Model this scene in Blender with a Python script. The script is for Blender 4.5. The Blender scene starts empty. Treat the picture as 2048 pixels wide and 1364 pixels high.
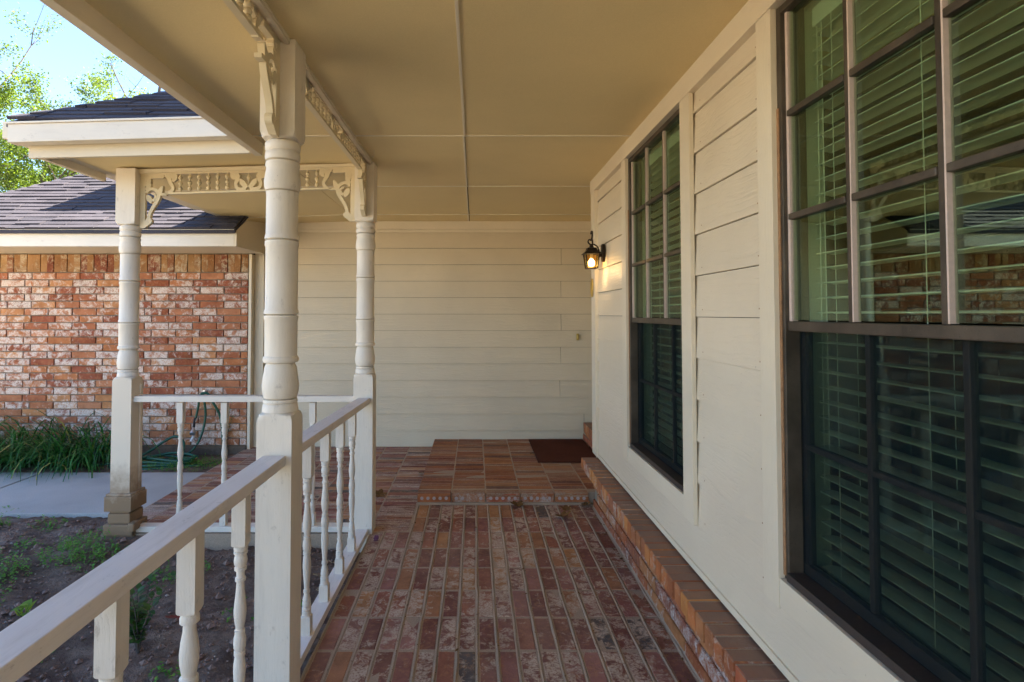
import bpy, math, random
from mathutils import Vector, Matrix
import numpy as np
random.seed(7)
S = bpy.context.scene
COL = S.collection
R = math.radians

# ------------------------------------------------------------------ camera, sky, sun, exposure
cam_d = bpy.data.cameras.new("camera"); cam = bpy.data.objects.new("camera", cam_d); COL.objects.link(cam)
cam.location = (0, 0, 1.43); cam.rotation_euler = (R(91.67), 0, 0)
cam_d.sensor_width = 36; cam_d.lens = 36 * 1110 / 2048
cam_d.shift_x = 74 / 2048; cam_d.shift_y = -86.4 / 2048
cam_d.clip_start = 0.02; cam_d.clip_end = 900
S.camera = cam
SUN = Vector((.62, .24, .76)).normalized()
w = bpy.data.worlds.new("World"); S.world = w; w.use_nodes = True
nt = w.node_tree; bg = nt.nodes["Background"]
sky = nt.nodes.new("ShaderNodeTexSky"); sky.sky_type = 'NISHITA'; sky.sun_disc = False
sky.sun_elevation = math.asin(SUN.z); sky.sun_rotation = math.atan2(SUN.x, SUN.y)
sky.air_density = 1.0; sky.dust_density = 0.4; sky.ozone_density = 4.0
nt.links.new(sky.outputs[0], bg.inputs[0]); bg.inputs[1].default_value = 0.074
sl = bpy.data.lights.new("sun", 'SUN'); sl.energy = 5.0; sl.angle = R(.5); sl.color = (1, .90, .74)
so = bpy.data.objects.new("sun", sl); COL.objects.link(so); so.location = (20, 8, 30)
so.rotation_euler = SUN.to_track_quat('Z', 'Y').to_euler()
S.view_settings.view_transform = 'Standard'; S.view_settings.look = 'None'
S.view_settings.exposure = 3.0; S.view_settings.gamma = 1; S.view_settings.use_curve_mapping = False
S.cycles.use_denoising = True
S.cycles.max_bounces = 16; S.cycles.diffuse_bounces = 8; S.cycles.glossy_bounces = 5
S.cycles.transparent_max_bounces = 24; S.cycles.sample_clamp_indirect = 8
S.cycles.caustics_reflective = False; S.cycles.caustics_refractive = False

# ------------------------------------------------------------------ materials
class NT:
    def __init__(s, name):
        s.m = bpy.data.materials.new(name); s.m.use_nodes = True
        s.t = s.m.node_tree; s.b = s.t.nodes["Principled BSDF"]; s.out = s.t.nodes["Material Output"]
    def n(s, typ, **k):
        nd = s.t.nodes.new("ShaderNode" + typ)
        for a, v in k.items(): setattr(nd, a, v)
        return nd
    def l(s, a, b): s.t.links.new(a, b)
    def put(s, sock, v):
        if hasattr(v, "is_linked") or isinstance(v, bpy.types.NodeSocket): s.l(v, sock)
        elif isinstance(v, tuple) and len(v) == 3 and len(sock.default_value) == 4: sock.default_value = (*v, 1)
        else: sock.default_value = v
    def math(s, op, a, b=0.0, clamp=False):
        nd = s.n("Math", operation=op); nd.use_clamp = clamp
        s.put(nd.inputs[0], a); s.put(nd.inputs[1], b); return nd.outputs[0]
    def vmath(s, op, a, b):
        nd = s.n("VectorMath", operation=op); s.put(nd.inputs[0], a); s.put(nd.inputs[1], b); return nd.outputs[0]
    def noise(s, vec, scale, detail=4, rough=.55, dist=0.0):
        nd = s.n("TexNoise"); s.l(vec, nd.inputs["Vector"])
        nd.inputs["Scale"].default_value = scale; nd.inputs["Detail"].default_value = detail
        nd.inputs["Roughness"].default_value = rough; nd.inputs["Distortion"].default_value = dist
        return nd.outputs[0]
    def ramp(s, fac, stops, interp='LINEAR'):
        nd = s.n("ValToRGB"); s.put(nd.inputs[0], fac); cr = nd.color_ramp; cr.interpolation = interp
        while len(cr.elements) < len(stops): cr.elements.new(.5)
        for e, (p, c) in zip(cr.elements, stops):
            e.position = p; e.color = (*c, 1) if isinstance(c, tuple) else (c, c, c, 1)
        return nd.outputs[0]
    def mix(s, fac, a, b, mode='MIX'):
        nd = s.n("Mix", data_type='RGBA', blend_type=mode)
        s.put(nd.inputs[0], fac); s.put(nd.inputs[6], a); s.put(nd.inputs[7], b); return nd.outputs[2]
    def pos(s): return s.n("NewGeometry").outputs["Position"]
    def rnd(s):
        r = s.math('FRACT', s.math('ADD', s.n("ObjectInfo").outputs["Random"], s.n("NewGeometry").outputs["Random Per Island"]))
        wn = s.n("TexWhiteNoise", noise_dimensions='1D'); s.l(r, wn.inputs["W"]); return wn.outputs["Value"], wn.outputs["Color"]
    def sep(s, v):
        nd = s.n("SeparateXYZ"); s.l(v, nd.inputs[0]); return nd.outputs
    def scale(s, v, sc):
        nd = s.n("Mapping"); s.l(v, nd.inputs[0]); nd.inputs["Scale"].default_value = sc; return nd.outputs[0]
    def bump(s, h, strength, dist=.01):
        nd = s.n("Bump"); nd.inputs["Strength"].default_value = strength; nd.inputs["Distance"].default_value = dist
        s.l(h, nd.inputs["Height"]); s.l(nd.outputs[0], s.b.inputs["Normal"])
    def base(s, c, rough=.6, spec=.4):
        s.put(s.b.inputs["Base Color"], c); s.put(s.b.inputs["Roughness"], rough); s.b.inputs["Specular IOR Level"].default_value = spec

def brick_mat(name, stops, white, wlo, whi, wspread, rough=.85, streak=None, dust=None, topdust=None):
    m = NT(name); rv, rc = m.rnd(); rs = m.sep(rc)
    vec = m.vmath('ADD', m.pos(), m.vmath('SCALE', rc, (0, 0, 0)))
    off = m.n("VectorMath", operation='SCALE'); m.l(rc, off.inputs[0]); off.inputs["Scale"].default_value = 31.0
    vec = m.vmath('ADD', m.pos(), off.outputs[0])
    c = m.ramp(rs[0], stops, 'CONSTANT' if len(stops) > 6 else 'LINEAR')
    n1 = m.noise(vec if not streak else m.scale(vec, streak), 9, 5, .6)
    c = m.mix(m.ramp(n1, [(.35, 0.0), (.7, .75)]), c, m.mix(1, c, (.50, .42, .36), 'MULTIPLY'))
    n4 = m.noise(vec, 40, 4, .7)
    c = m.mix(m.ramp(n4, [(.5, 0.0), (.72, .55)]), c, (.46, .22, .09))
    n2 = m.noise(vec if not streak else m.scale(vec, streak), 16, 9, .72, .6)
    k = m.math('ADD', n2, m.math('MULTIPLY', m.math('SUBTRACT', rs[1], .5), wspread))
    mask = m.ramp(k, [(wlo, 0.0), (whi, 1.0)])
    n3 = m.noise(vec, 110, 3, .6)
    mask = m.math('MULTIPLY', mask, m.ramp(n3, [(.36, .25), (.55, 1.0)]))
    c = m.mix(mask, c, m.mix(n1, white, tuple(x * .75 for x in white)))
    if dust: c = m.mix(m.ramp(m.noise(m.pos(), 1.1, 3, .5), [(.35, 0.0), (.7, .35)]), c, dust)
    if dust:
        gr_ = m.noise(m.pos(), 3.2, 6, .7)
        c = m.mix(m.ramp(gr_, [(.46, 0.0), (.72, .55)]), c, m.mix(1, c, (.48, .40, .34), 'MULTIPLY'))
    if topdust:
        nz = m.sep(m.n("NewGeometry").outputs["Normal"])[2]
        k2 = m.math('MULTIPLY', m.ramp(nz, [(.6, 0.0), (.9, 1.0)]), m.ramp(m.noise(vec, 12, 6, .7), [(.25, .68), (.6, .95)]))
        c = m.mix(k2, c, topdust)
    m.base(c, rough, .25)
    h = m.math('ADD', m.math('MULTIPLY', n3, .35), m.math('ADD', n2, m.math('MULTIPLY', n4, .5)))
    m.bump(h, .55, .006)
    return m.m
RED = [(0, (.20, .060, .035)), (.2, (.30, .10, .05)), (.4, (.24, .085, .06)), (.6, (.36, .16, .075)), (.78, (.26, .10, .055)), (.9, (.40, .20, .11)), (1, (.17, .05, .04))]
FLO = [(0, (0.204, 0.067, 0.050)), (.14, (0.324, 0.116, 0.075)), (.3, (0.240, 0.098, 0.081)), (.45, (0.408, 0.183, 0.088)), (.58, (0.288, 0.110, 0.094)), (.70, (0.480, 0.232, 0.094)), (.78, (0.192, 0.061, 0.053)), (.86, (0.360, 0.159, 0.138)), (.95, (0.084, 0.079, 0.081))]
M = {}
M['wall_brick'] = brick_mat('wall_brick', [(0, (0.269, 0.076, 0.034)), (.12, (0.448, 0.168, 0.067)), (.3, (0.381, 0.129, 0.062)), (.46, (0.515, 0.235, 0.101)), (.62, (0.426, 0.168, 0.084)), (.8, (0.493, 0.213, 0.112)), (.9, (0.291, 0.084, 0.045))], (.74, .65, .58), .475, .60, .20)
M['soldier_brick'] = brick_mat('soldier_brick', [(0, (.32, .15, .06)), (.3, (.42, .24, .11)), (.5, (.36, .18, .08)), (.75, (.45, .28, .13)), (.9, (.24, .07, .04))], (.60, .50, .36), .50, .62, .12)
M['floor_brick'] = brick_mat('floor_brick', FLO, (.62, .50, .39), .50, .585, .20, dust=(.44, .31, .23))
M['walk_brick'] = brick_mat('walk_brick', FLO, (.62, .50, .41), .50, .60, .22, streak=(.25, 4.0, 1), dust=(.44, .31, .23))
M['step_brick'] = brick_mat('step_brick', [(0, (0.225, 0.068, 0.045)), (.2, (0.405, 0.150, 0.057)), (.4, (0.285, 0.093, 0.054)), (.6, (0.480, 0.210, 0.075)), (.8, (0.315, 0.105, 0.068)), (.92, (0.195, 0.090, 0.068))], (.46, .34, .25), .51, .63, .24, streak=(.22, 4.5, 1), dust=(.29, .18, .11))
M['cap_brick'] = brick_mat('cap_brick', [(0, (.30, .10, .05)), (.25, (.50, .17, .055)), (.5, (.34, .13, .07)), (.7, (.60, .26, .08)), (.85, (.38, .11, .055))], (.50, .40, .33), .53, .66, .2, topdust=(.24, .155, .115))
M['ledge_brick'] = brick_mat('ledge_brick', [(0, (.30, .09, .04)), (.3, (.38, .12, .05)), (.6, (.27, .09, .06)), (.8, (.40, .17, .07))], (.60, .52, .48), .50, .64, .14)

def plain(name, c, rough=.6, spec=.4, nscale=60, amt=.18, bump=.1, metal=0.0, stretch=None, dist=.003):
    m = NT(name); p = m.pos()
    if stretch: p = m.scale(p, stretch)
    n = m.noise(p, nscale, 5, .6); n2 = m.noise(m.pos(), 2.2, 4, .6)
    f = m.math('ADD', m.math('MULTIPLY', n, .6), m.math('MULTIPLY', n2, .4))
    col = m.mix(m.ramp(f, [(.3, 0.0), (.7, 1.0)]), tuple(x * (1 - amt) for x in c), tuple(min(1, x * (1 + amt)) for x in c))
    m.base(col, rough, spec); m.b.inputs["Metallic"].default_value = metal
    m.bump(n, bump, dist); return m.m
def paint(name, c, axis, rough=.5, bump=.35, speck=.5, dirt=.12, fiber=70, grime=0.0):
    """painted board: embossed grain runs along axis, small dirt specks, faint blotches"""
    m = NT(name); p = m.pos(); rv, rc = m.rnd()
    off = m.n("VectorMath", operation='SCALE'); m.l(rc, off.inputs[0]); off.inputs["Scale"].default_value = 9.0
    v = m.vmath('ADD', p, off.outputs[0])
    sc = {'X': (.045, 1, 1), 'Y': (1, .045, 1), 'Z': (1, 1, .045)}[axis]
    wv = m.noise(v, 2.5, 2, .5)
    sv = m.scale(v, sc); cmb = m.n("CombineXYZ")
    for i in range(3): m.put(cmb.inputs[i], m.math('MULTIPLY', wv, .10))
    g = m.noise(m.vmath('ADD', sv, cmb.outputs[0]), fiber, 5, .65, .3)
    gl = m.ramp(g, [(.36, 0.0), (.50, .75), (.64, 1.0)])
    blot = m.noise(p, 1.6, 5, .6)
    col = m.mix(m.ramp(blot, [(.3, 0.0), (.7, 1.0)]), tuple(x * (1 - dirt) for x in c), c)
    col = m.mix(m.math('MULTIPLY', m.math('SUBTRACT', rv, .5), .09), col, (.3, .27, .22))
    sp = m.noise(v, 95, 2, .5)
    col = m.mix(m.ramp(sp, [(.765, 0.0), (.80, speck)]), col, (.10, .07, .05))
    if grime:
        gm = m.noise(m.scale(p, {'X': (.5, 1, 1), 'Y': (1, .5, 1), 'Z': (1, 1, .5)}[axis]), 23, 7, .75)
        col = m.mix(m.math('MULTIPLY', m.ramp(gm, [(.60, 0.0), (.70, 1.0)]), grime), col, (.17, .13, .10))
        gw_ = m.noise(m.scale(p, {'X': (.12, 1, 1), 'Y': (1, .12, 1), 'Z': (1, 1, .12)}[axis]), 45, 5, .7)
        col = m.mix(m.math('MULTIPLY', m.ramp(gw_, [(.5, 0.0), (.75, .5)]), grime), col, (.35, .30, .25))
    m.base(col, m.ramp(blot, [(.3, rough - .06), (.7, rough + .1)]), .4)
    m.bump(gl, bump, .0022); return m.m
CR = (.64, .55, .405); TR = (.71, .63, .49)
M['siding_x'] = paint('siding_x', CR, 'X', .5, .5, .4, fiber=60)
M['siding_y'] = paint('siding_y', (.70, .615, .48), 'Y', .42, .45, .5, fiber=85)
M['trim_x'] = paint('trim_x', TR, 'X', .5, .2, grime=.12); M['trim_y'] = paint('trim_y', TR, 'Y', .5, .2); M['trim_z'] = paint('trim_z', TR, 'Z', .5, .3, fiber=120)
M['gutter'] = paint('gutter', (.74, .67, .56), 'X', .45, .05, .5, grime=.3)
M['rail'] = paint('rail', (.80, .74, .70), 'Y', .55, .15, .9, .15, grime=.6); M['rail_x'] = paint('rail_x', (.78, .71, .62), 'X', .55, .15, .9, .15, grime=.5)
M['post'] = paint('post', (.76, .69, .59), 'Z', .5, .22, .7, .12, fiber=150, grime=.34)
M['baluster'] = paint('baluster', (.76, .69, .60), 'Z', .5, .35, .7, .2, fiber=160, grime=.4)
M['fret'] = paint('fret', (.70, .60, .41), 'Z', .5, .08, .3)
# stained lower part of the corner post: splash dirt near the soil
m = NT('stained_post'); p = m.pos(); z = m.sep(p)[2]
n = m.noise(p, 14, 6, .65); st = m.math('ADD', m.math('MULTIPLY', m.math('SUBTRACT', .50, z), 3.0), m.math('SUBTRACT', n, .5), )
c = m.mix(m.ramp(st, [(.10, 0.0), (.85, .9)]), (.70, .61, .49), (.20, .115, .055))
c = m.mix(m.ramp(m.noise(p, 120, 3, .6), [(.70, 0.0), (.76, .8)]), c, (.10, .06, .04)); m.base(c, .65, .3); m.bump(n, .3, .003); M['stained'] = m.m
M['ceiling'] = plain('ceiling', (.72, .585, .315), .6, .3, 240, .08, .2, dist=.0015)
M['batten'] = plain('batten', (.72, .65, .52), .5, .4, 90, .05, .03)
M['mortar'] = plain('mortar', (.38, .29, .215), .95, .1, 160, .28, .9, dist=.004)
M['wall_mortar'] = plain('wall_mortar', (.24, .205, .16), .95, .1, 160, .2, .7, dist=.003)
M['footing'] = plain('footing', (.13, .095, .07), .95, .1, 30, .35, .8)
M['concrete'] = plain('concrete', (.40, .39, .37), .9, .2, 150, .26, .6, dist=.003)
M['bounce_slab'] = plain('bounce_slab', (.58, .50, .38), .9, .2, 60, .1, .2)  # warm pale tone of the added slab that bounces sunlight
M['lawn'] = plain('lawn', (.23, .18, .10), .95, .1, 30, .4, .6)
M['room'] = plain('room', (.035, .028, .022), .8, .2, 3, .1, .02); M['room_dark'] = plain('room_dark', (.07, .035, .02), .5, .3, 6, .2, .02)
M['reveal'] = plain('reveal', (.55, .58, .50), .6, .3, 60, .03, .02)
M['blind'] = plain('blind', (.66, .69, .64), .45, .4, 60, .03, .02)
M['cord'] = plain('cord', (.75, .78, .72), .7, .2, 60, .03, .02)
m = NT('bronze'); p = m.pos(); n = m.noise(p, 130, 4, .7); n2 = m.noise(p, 8, 5, .6)
c = m.mix(m.ramp(n2, [(.35, 0.0), (.7, 1.0)]), (.050, .040, .030), (.11, .088, .066))
c = m.mix(m.ramp(n, [(.60, 0.0), (.68, .9)]), c, (.045, .032, .024)); c = m.mix(m.ramp(m.noise(p, 210, 2, .5), [(.76, 0.0), (.8, .8)]), c, (.5, .45, .38))
m.base(c, .45, .5); m.b.inputs["Metallic"].default_value = .35; m.bump(n, .25, .001); M['bronze'] = m.m
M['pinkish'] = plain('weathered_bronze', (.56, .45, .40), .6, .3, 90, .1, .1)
M['dark_bronze'] = plain('dark_bronze', (.050, .040, .036), .5, .4, 90, .25, .15, .2)
M['old_caulk'] = plain('old_caulk', (.30, .17, .09), .8, .2, 40, .35, .5)
def glass(name, tint, ior=1.5, rough=0.0, boost=1.0):
    m = NT(name); tr = m.n("BsdfTransparent"); tr.inputs[0].default_value = (*tint, 1)
    gl = m.n("BsdfGlossy"); gl.inputs["Roughness"].default_value = rough; gl.inputs["Color"].default_value = (.93, 1, .95, 1)
    fr = m.n("Fresnel"); fr.inputs[0].default_value = ior; mx = m.n("MixShader")
    m.l(m.math('MULTIPLY', fr.outputs[0], boost, True), mx.inputs[0]); m.l(tr.outputs[0], mx.inputs[1]); m.l(gl.outputs[0], mx.inputs[2])
    wv = m.noise(m.pos(), 1.7, 1, .4); bp = m.n("Bump"); bp.inputs["Strength"].default_value = .02; bp.inputs["Distance"].default_value = .02
    m.l(wv, bp.inputs["Height"]); m.l(bp.outputs[0], gl.inputs["Normal"]); m.l(bp.outputs[0], fr.inputs["Normal"])
    m.l(mx.outputs[0], m.out.inputs[0]); return m.m
M['glass'] = glass('window_glass', (.78, .87, .76), 1.45, 0.0, .30)
M['amber_glass'] = glass('lantern_glass', (.95, .80, .52), 1.4, .15)
m = NT('insect_screen'); tr = m.n("BsdfTransparent"); df = m.n("BsdfDiffuse"); df.inputs[0].default_value = (.012, .020, .022, 1); mx = m.n("MixShader")
m.put(mx.inputs[0], .30); m.l(tr.outputs[0], mx.inputs[1]); m.l(df.outputs[0], mx.inputs[2]); m.l(mx.outputs[0], m.out.inputs[0]); M['screen'] = m.m
M['black_iron'] = plain('black_iron', (.022, .014, .010), .42, .5, 60, .3, .2, .6)
m = NT('bulb'); m.b.inputs["Emission Color"].default_value = (1, .80, .50, 1); m.b.inputs["Emission Strength"].default_value = 6; M['bulb'] = m.m
M['brass'] = plain('brass', (.55, .42, .14), .35, .5, 60, .1, .05, .8)
M['mat'] = plain('coir_mat', (.10, .035, .022), 1, .05, 260, .5, 1.0, dist=.008)
m = NT('shingle'); rv, rc = m.rnd(); p = m.pos(); n = m.noise(p, 190, 4, .7)
c = m.ramp(rv, [(0, (.040, .038, .048)), (.35, (.060, .055, .066)), (.6, (.05, .045, .055)), (1, (.075, .068, .08))])
c = m.mix(m.ramp(n, [(.40, 0.0), (.75, .6)]), c, (.13, .12, .14)); c = m.mix(m.ramp(m.noise(p, 4, 4, .6), [(.4, 0.0), (.7, .4)]), c, (.035, .033, .042))
m.base(c, .95, .15); m.bump(n, .8, .004); M['shingle'] = m.m
m = NT('soil'); p = m.pos(); n = m.noise(p, 9, 8, .7); n2 = m.noise(p, 70, 5, .7); n3 = m.noise(p, 1.3, 4, .6)
c = m.mix(m.ramp(n3, [(.35, 0.0), (.65, 1.0)]), (.14, .095, .07), (.42, .31, .25)); c = m.mix(m.ramp(n, [(.40, .0), (.62, .8)]), c, (.12, .075, .06))
c = m.mix(m.ramp(n2, [(.64, 0.0), (.72, .7)]), c, (.30, .25, .21)); m.base(c, 1, .1); m.bump(m.math('ADD', n2, m.math('MULTIPLY', n, 1.5)), 1.0, .03); M['soil'] = m.m
M['clod'] = plain('clod', (.21, .14, .115), 1, .1, 60, .4, .8); M['pebble'] = plain('pebble', (.30, .25, .21), .9, .2, 60, .4, .5)
def leafmat(name, a, b, trans=.35, rough=.5, dry=None):
    m = NT(name); rv, rc = m.rnd(); c = m.mix(rv, a, b)
    if dry: c = m.mix(m.ramp(m.sep(rc)[1], [(.965, 0.0), (.98, 1.0)]), c, dry)
    m.base(c, rough, .35)
    tl = m.n("BsdfTranslucent"); m.l(m.mix(1, c, (1.5, 1.6, .6), 'MULTIPLY'), tl.inputs[0]); mx = m.n("MixShader"); mx.inputs[0].default_value = trans
    m.l(m.b.outputs[0], mx.inputs[1]); m.l(tl.outputs[0], mx.inputs[2]); m.l(mx.outputs[0], m.out.inputs[0]); return m.m
M['tree_leaf'] = leafmat('tree_leaf', (.07, .11, .025), (.15, .21, .03), .5)
M['tree_leaf_yellow'] = leafmat('tree_leaf_yellow', (.13, .17, .015), (.20, .24, .025), .5)
M['bark'] = plain('bark', (.10, .085, .075), .95, .1, 30, .4, .6, stretch=(1, 1, .2))
M['grass_blade'] = leafmat('grass_blade', (.010, .055, .012), (.055, .20, .045), .22, .28, (.42, .36, .12))
M['weed'] = leafmat('weed', (.06, .20, .03), (.15, .34, .05), .3)
M['lime_leaf'] = leafmat('lime_leaf', (.20, .30, .02), (.12, .24, .03), .35)
M['shrub_leaf'] = leafmat('shrub_leaf', (.03, .085, .03), (.07, .15, .03), .3, .35)
M['red_leaf'] = plain('red_leaf', (.22, .04, .03), .6, .3, 40, .3, .2); M['purple_leaf'] = plain('purple_leaf', (.12, .035, .07), .6, .3, 40, .3, .2)
M['brown_leaf'] = plain('brown_leaf', (.15, .075, .025), .8, .2, 50, .4, .4); M['tan_leaf'] = plain('tan_leaf', (.36, .28, .18), .8, .2, 50, .3, .3)
M['hose'] = plain('hose', (.008, .075, .045), .4, .5, 60, .2, .05); M['black_rubber'] = plain('black_rubber', (.015, .015, .02), .5, .4, 60, .2, .05)
M['chrome'] = plain('chrome', (.6, .6, .62), .3, .5, 60, .1, .05, .9); M['white_plastic'] = plain('white_plastic', (.75, .74, .75), .4, .4, 60, .05, .02)
M['mass_paint'] = paint('mass_paint', (.66, .64, .60), 'Y', .5, .2)  # paint of the added shading mass
M['core_mortar'] = plain('core_mortar', (.42, .34, .31), .95, .1, 160, .15, .4)

# ------------------------------------------------------------------ mesh helpers
WORLD = {}
def tag(o, label=None, cat=None, group=None, kind=None):
    for k, v in (('label', label), ('category', cat), ('group', group), ('kind', kind)):
        if v: o[k] = v
    return o
def thing(name, loc, label=None, cat=None, group=None, kind=None):
    o = bpy.data.objects.new(name, None); COL.objects.link(o); o.location = loc; o.empty_display_size = .1
    WORLD[o] = Vector(loc); return tag(o, label, cat, group, kind)
def wloc(o): return WORLD.get(o, Vector((0, 0, 0)))
def link(name, me, parent, world):
    o = bpy.data.objects.new(name, me); COL.objects.link(o); world = Vector(world)
    if parent is not None: o.parent = parent; o.location = world - wloc(parent)
    else: o.location = world
    WORLD[o] = world; return o
class MB:
    def __init__(s): s.v = []; s.f = []
    def box(s, x0, x1, y0, y1, z0, z1):
        b = len(s.v); s.v += [(x, y, z) for z in (z0, z1) for y in (y0, y1) for x in (x0, x1)]
        s.f += [tuple(b + i for i in q) for q in ((0, 2, 3, 1), (4, 5, 7, 6), (0, 1, 5, 4), (2, 6, 7, 3), (0, 4, 6, 2), (1, 3, 7, 5))]; return s
    def hexa(s, p):   # 8 points, order as box
        b = len(s.v); s.v += [tuple(q) for q in p]
        s.f += [tuple(b + i for i in q) for q in ((0, 2, 3, 1), (4, 5, 7, 6), (0, 1, 5, 4), (2, 6, 7, 3), (0, 4, 6, 2), (1, 3, 7, 5))]; return s
    def loft(s, rings, cap=True):
        b = len(s.v); n = len(rings[0])
        for r in rings: s.v += [tuple(p) for p in r]
        for i in range(len(rings) - 1):
            for j in range(n):
                k = (j + 1) % n; s.f.append((b + i * n + j, b + i * n + k, b + (i + 1) * n + k, b + (i + 1) * n + j))
        if cap:
            s.f.append(tuple(b + j for j in reversed(range(n)))); s.f.append(tuple(b + (len(rings) - 1) * n + j for j in range(n)))
        return s
    def turned(s, prof, cx, cy, seg=24, half=None):
        """rings (z, radius, square half-width or None): cross-section = square cut by circle"""
        rings = []
        for z, r, h in prof:
            ring = []
            for j in range(seg):
                a = 2 * math.pi * (j + .0) / seg + math.pi / 4; ca, sa = math.cos(a), math.sin(a); q = r
                if h: q = min(r, h / max(abs(ca), abs(sa)))
                ring.append((cx + q * ca, cy + q * sa, z))
            rings.append(ring)
        return s.loft(rings)
    def tube(s, pts, r, seg=6):
        pts = [Vector(p) for p in pts]; rs = r if isinstance(r, (list, tuple)) else [r] * len(pts); rings = []; up = Vector((.13, .21, .97))
        for i, p in enumerate(pts):
            d = (pts[min(i + 1, len(pts) - 1)] - pts[max(i - 1, 0)]).normalized()
            a = d.cross(up if abs(d.dot(up)) < .95 else Vector((1, 0, 0))).normalized(); c = a.cross(d)
            rings.append([p + (a * math.cos(2 * math.pi * k / seg) + c * math.sin(2 * math.pi * k / seg)) * rs[i] for k in range(seg)])
        return s.loft(rings)
    def prism(s, poly, fn, t0, t1):
        """poly of (a,b); fn(a,b,t) -> xyz; extruded between t0 and t1"""
        b = len(s.v); n = len(poly); s.v += [fn(p, q, t0) for p, q in poly] + [fn(p, q, t1) for p, q in poly]
        s.f.append(tuple(b + i for i in range(n))); s.f.append(tuple(b + n + i for i in reversed(range(n))))
        for i in range(n): k = (i + 1) % n; s.f.append((b + i, b + n + i, b + n + k, b + k))
        return s
    def ribbon(s, pts, wd, fn, t0, t1):
        """stroke of varying width in a plane, extruded"""
        P = [Vector((p[0], p[1])) for p in pts]; n = len(P); L = []; Rr = []
        for i, p in enumerate(P):
            d = (P[min(i + 1, n - 1)] - P[max(i - 1, 0)]).normalized(); q = Vector((-d.y, d.x)); ww = (wd[i] if isinstance(wd, (list, tuple)) else wd) / 2
            L.append(p + q * ww); Rr.append(p - q * ww)
        b = len(s.v)
        for i in range(n): s.v += [fn(*L[i], t0), fn(*Rr[i], t0), fn(*L[i], t1), fn(*Rr[i], t1)]
        for i in range(n - 1):
            a = b + 4 * i; c = a + 4
            s.f += [(a, c, c + 1, a + 1), (a + 2, a + 3, c + 3, c + 2), (a, a + 2, c + 2, c), (a + 1, c + 1, c + 3, a + 3)]
        e = b + 4 * (n - 1); s.f += [(b, b + 1, b + 3, b + 2), (e, e + 2, e + 3, e + 1)]; return s
    def mesh(s, name, mat, org=(0, 0, 0), smooth=None):
        me = bpy.data.meshes.new(name); ox, oy, oz = org
        me.from_pydata([(x - ox, y - oy, z - oz) for x, y, z in s.v], [], s.f); me.materials.append(M[mat] if isinstance(mat, str) else mat)
        me.update()
        import bmesh; bm = bmesh.new(); bm.from_mesh(me); bmesh.ops.recalc_face_normals(bm, faces=bm.faces); bm.to_mesh(me); bm.free()
        if smooth is not None:
            me.polygons.foreach_set("use_smooth", [True] * len(me.polygons)); me.set_sharp_from_angle(angle=R(smooth))
        return me
    def build(s, name, mat, parent=None, org=None, smooth=None, bevel=0):
        if org is None: org = wloc(parent) if parent is not None else (0, 0, 0)
        me = s.mesh(name, mat, org, smooth)
        if bevel:
            import bmesh; bm = bmesh.new(); bm.from_mesh(me)
            bmesh.ops.bevel(bm, geom=bm.edges[:], offset=bevel, segments=2, affect='EDGES', profile=.6, clamp_overlap=True); bm.to_mesh(me); bm.free()
        return link(name, me, parent, org)
def B(name, mat, parent, x0, x1, y0, y1, z0, z1, bevel=0):
    c = ((x0 + x1) / 2, (y0 + y1) / 2, z0); return MB().box(x0, x1, y0, y1, z0, z1).build(name, mat, parent, org=c, bevel=bevel)
def quick(name, verts, faces, mat, parent=None, kind=None, smooth=False):
    me = bpy.data.meshes.new(name); me.from_pydata(verts, [], faces); me.materials.append(M[mat]); me.update()
    if smooth: me.polygons.foreach_set("use_smooth", [True] * len(me.polygons))
    o = link(name, me, parent, wloc(parent) if parent is not None else (0, 0, 0))
    if parent is not None:
        ox = wloc(parent); me.transform(Matrix.Translation(-ox))
    if kind: o['kind'] = kind
    return o
def catmull(pts, n=6):
    P = [Vector(p) for p in pts]; P = [P[0]] + P + [P[-1]]; out = []
    for i in range(1, len(P) - 2):
        for k in range(n):
            t = k / n; a, b, c, d = P[i - 1], P[i], P[i + 1], P[i + 2]
            out.append(.5 * ((2 * b) + (c - a) * t + (2 * a - 5 * b + 4 * c - d) * t * t + (3 * b - a - 3 * c + d) * t ** 3))
    return out + [P[-2]]

# ---- bricks: chamfered slabs, the exposed face turned to +Z, -Y or -X
def brick_verts(L, W, H, face, rn, ch=.004, jit=.0012):
    out = []
    for (dx, h) in ((0, 0), (0, H - ch), (ch, H)):
        for sx, sy in ((-1, -1), (1, -1), (1, 1), (-1, 1)):
            out.append([sx * (L / 2 - dx) + rn.uniform(-jit, jit), sy * (W / 2 - dx) + rn.uniform(-jit, jit), h - H + (rn.uniform(-jit, jit) if h else 0)])
    if face == 'Y': out = [(a, -c, b) for a, b, c in out]
    elif face == 'X': out = [(-c, a, b) for a, b, c in out]
    return [tuple(v) for v in out]
BF = [(3, 2, 1, 0), (8, 9, 10, 11)] + [(r * 4 + i, r * 4 + (i + 1) % 4, r * 4 + 4 + (i + 1) % 4, r * 4 + 4 + i) for r in range(2) for i in range(4)]
_bm = {}
def brick_mesh(L, W, H, face, mat):
    k = (round(L, 3), round(W, 3), round(H, 3), face, mat)
    if k not in _bm: _bm[k] = []
    if len(_bm[k]) < 5:
        rn = random.Random(hash(k[:3]) + len(_bm[k])); me = bpy.data.meshes.new("brick"); v = brick_verts(L, W, H, face, rn)
        f = BF if face != 'Y' else BF
        me.from_pydata(v, [], f); me.materials.append(M[mat]); me.update()
        import bmesh; b = bmesh.new(); b.from_mesh(me); bmesh.ops.recalc_face_normals(b, faces=b.faces); b.to_mesh(me); b.free()
        _bm[k].append(me)
    return random.choice(_bm[k]) if len(_bm[k]) >= 5 else _bm[k][-1]
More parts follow.
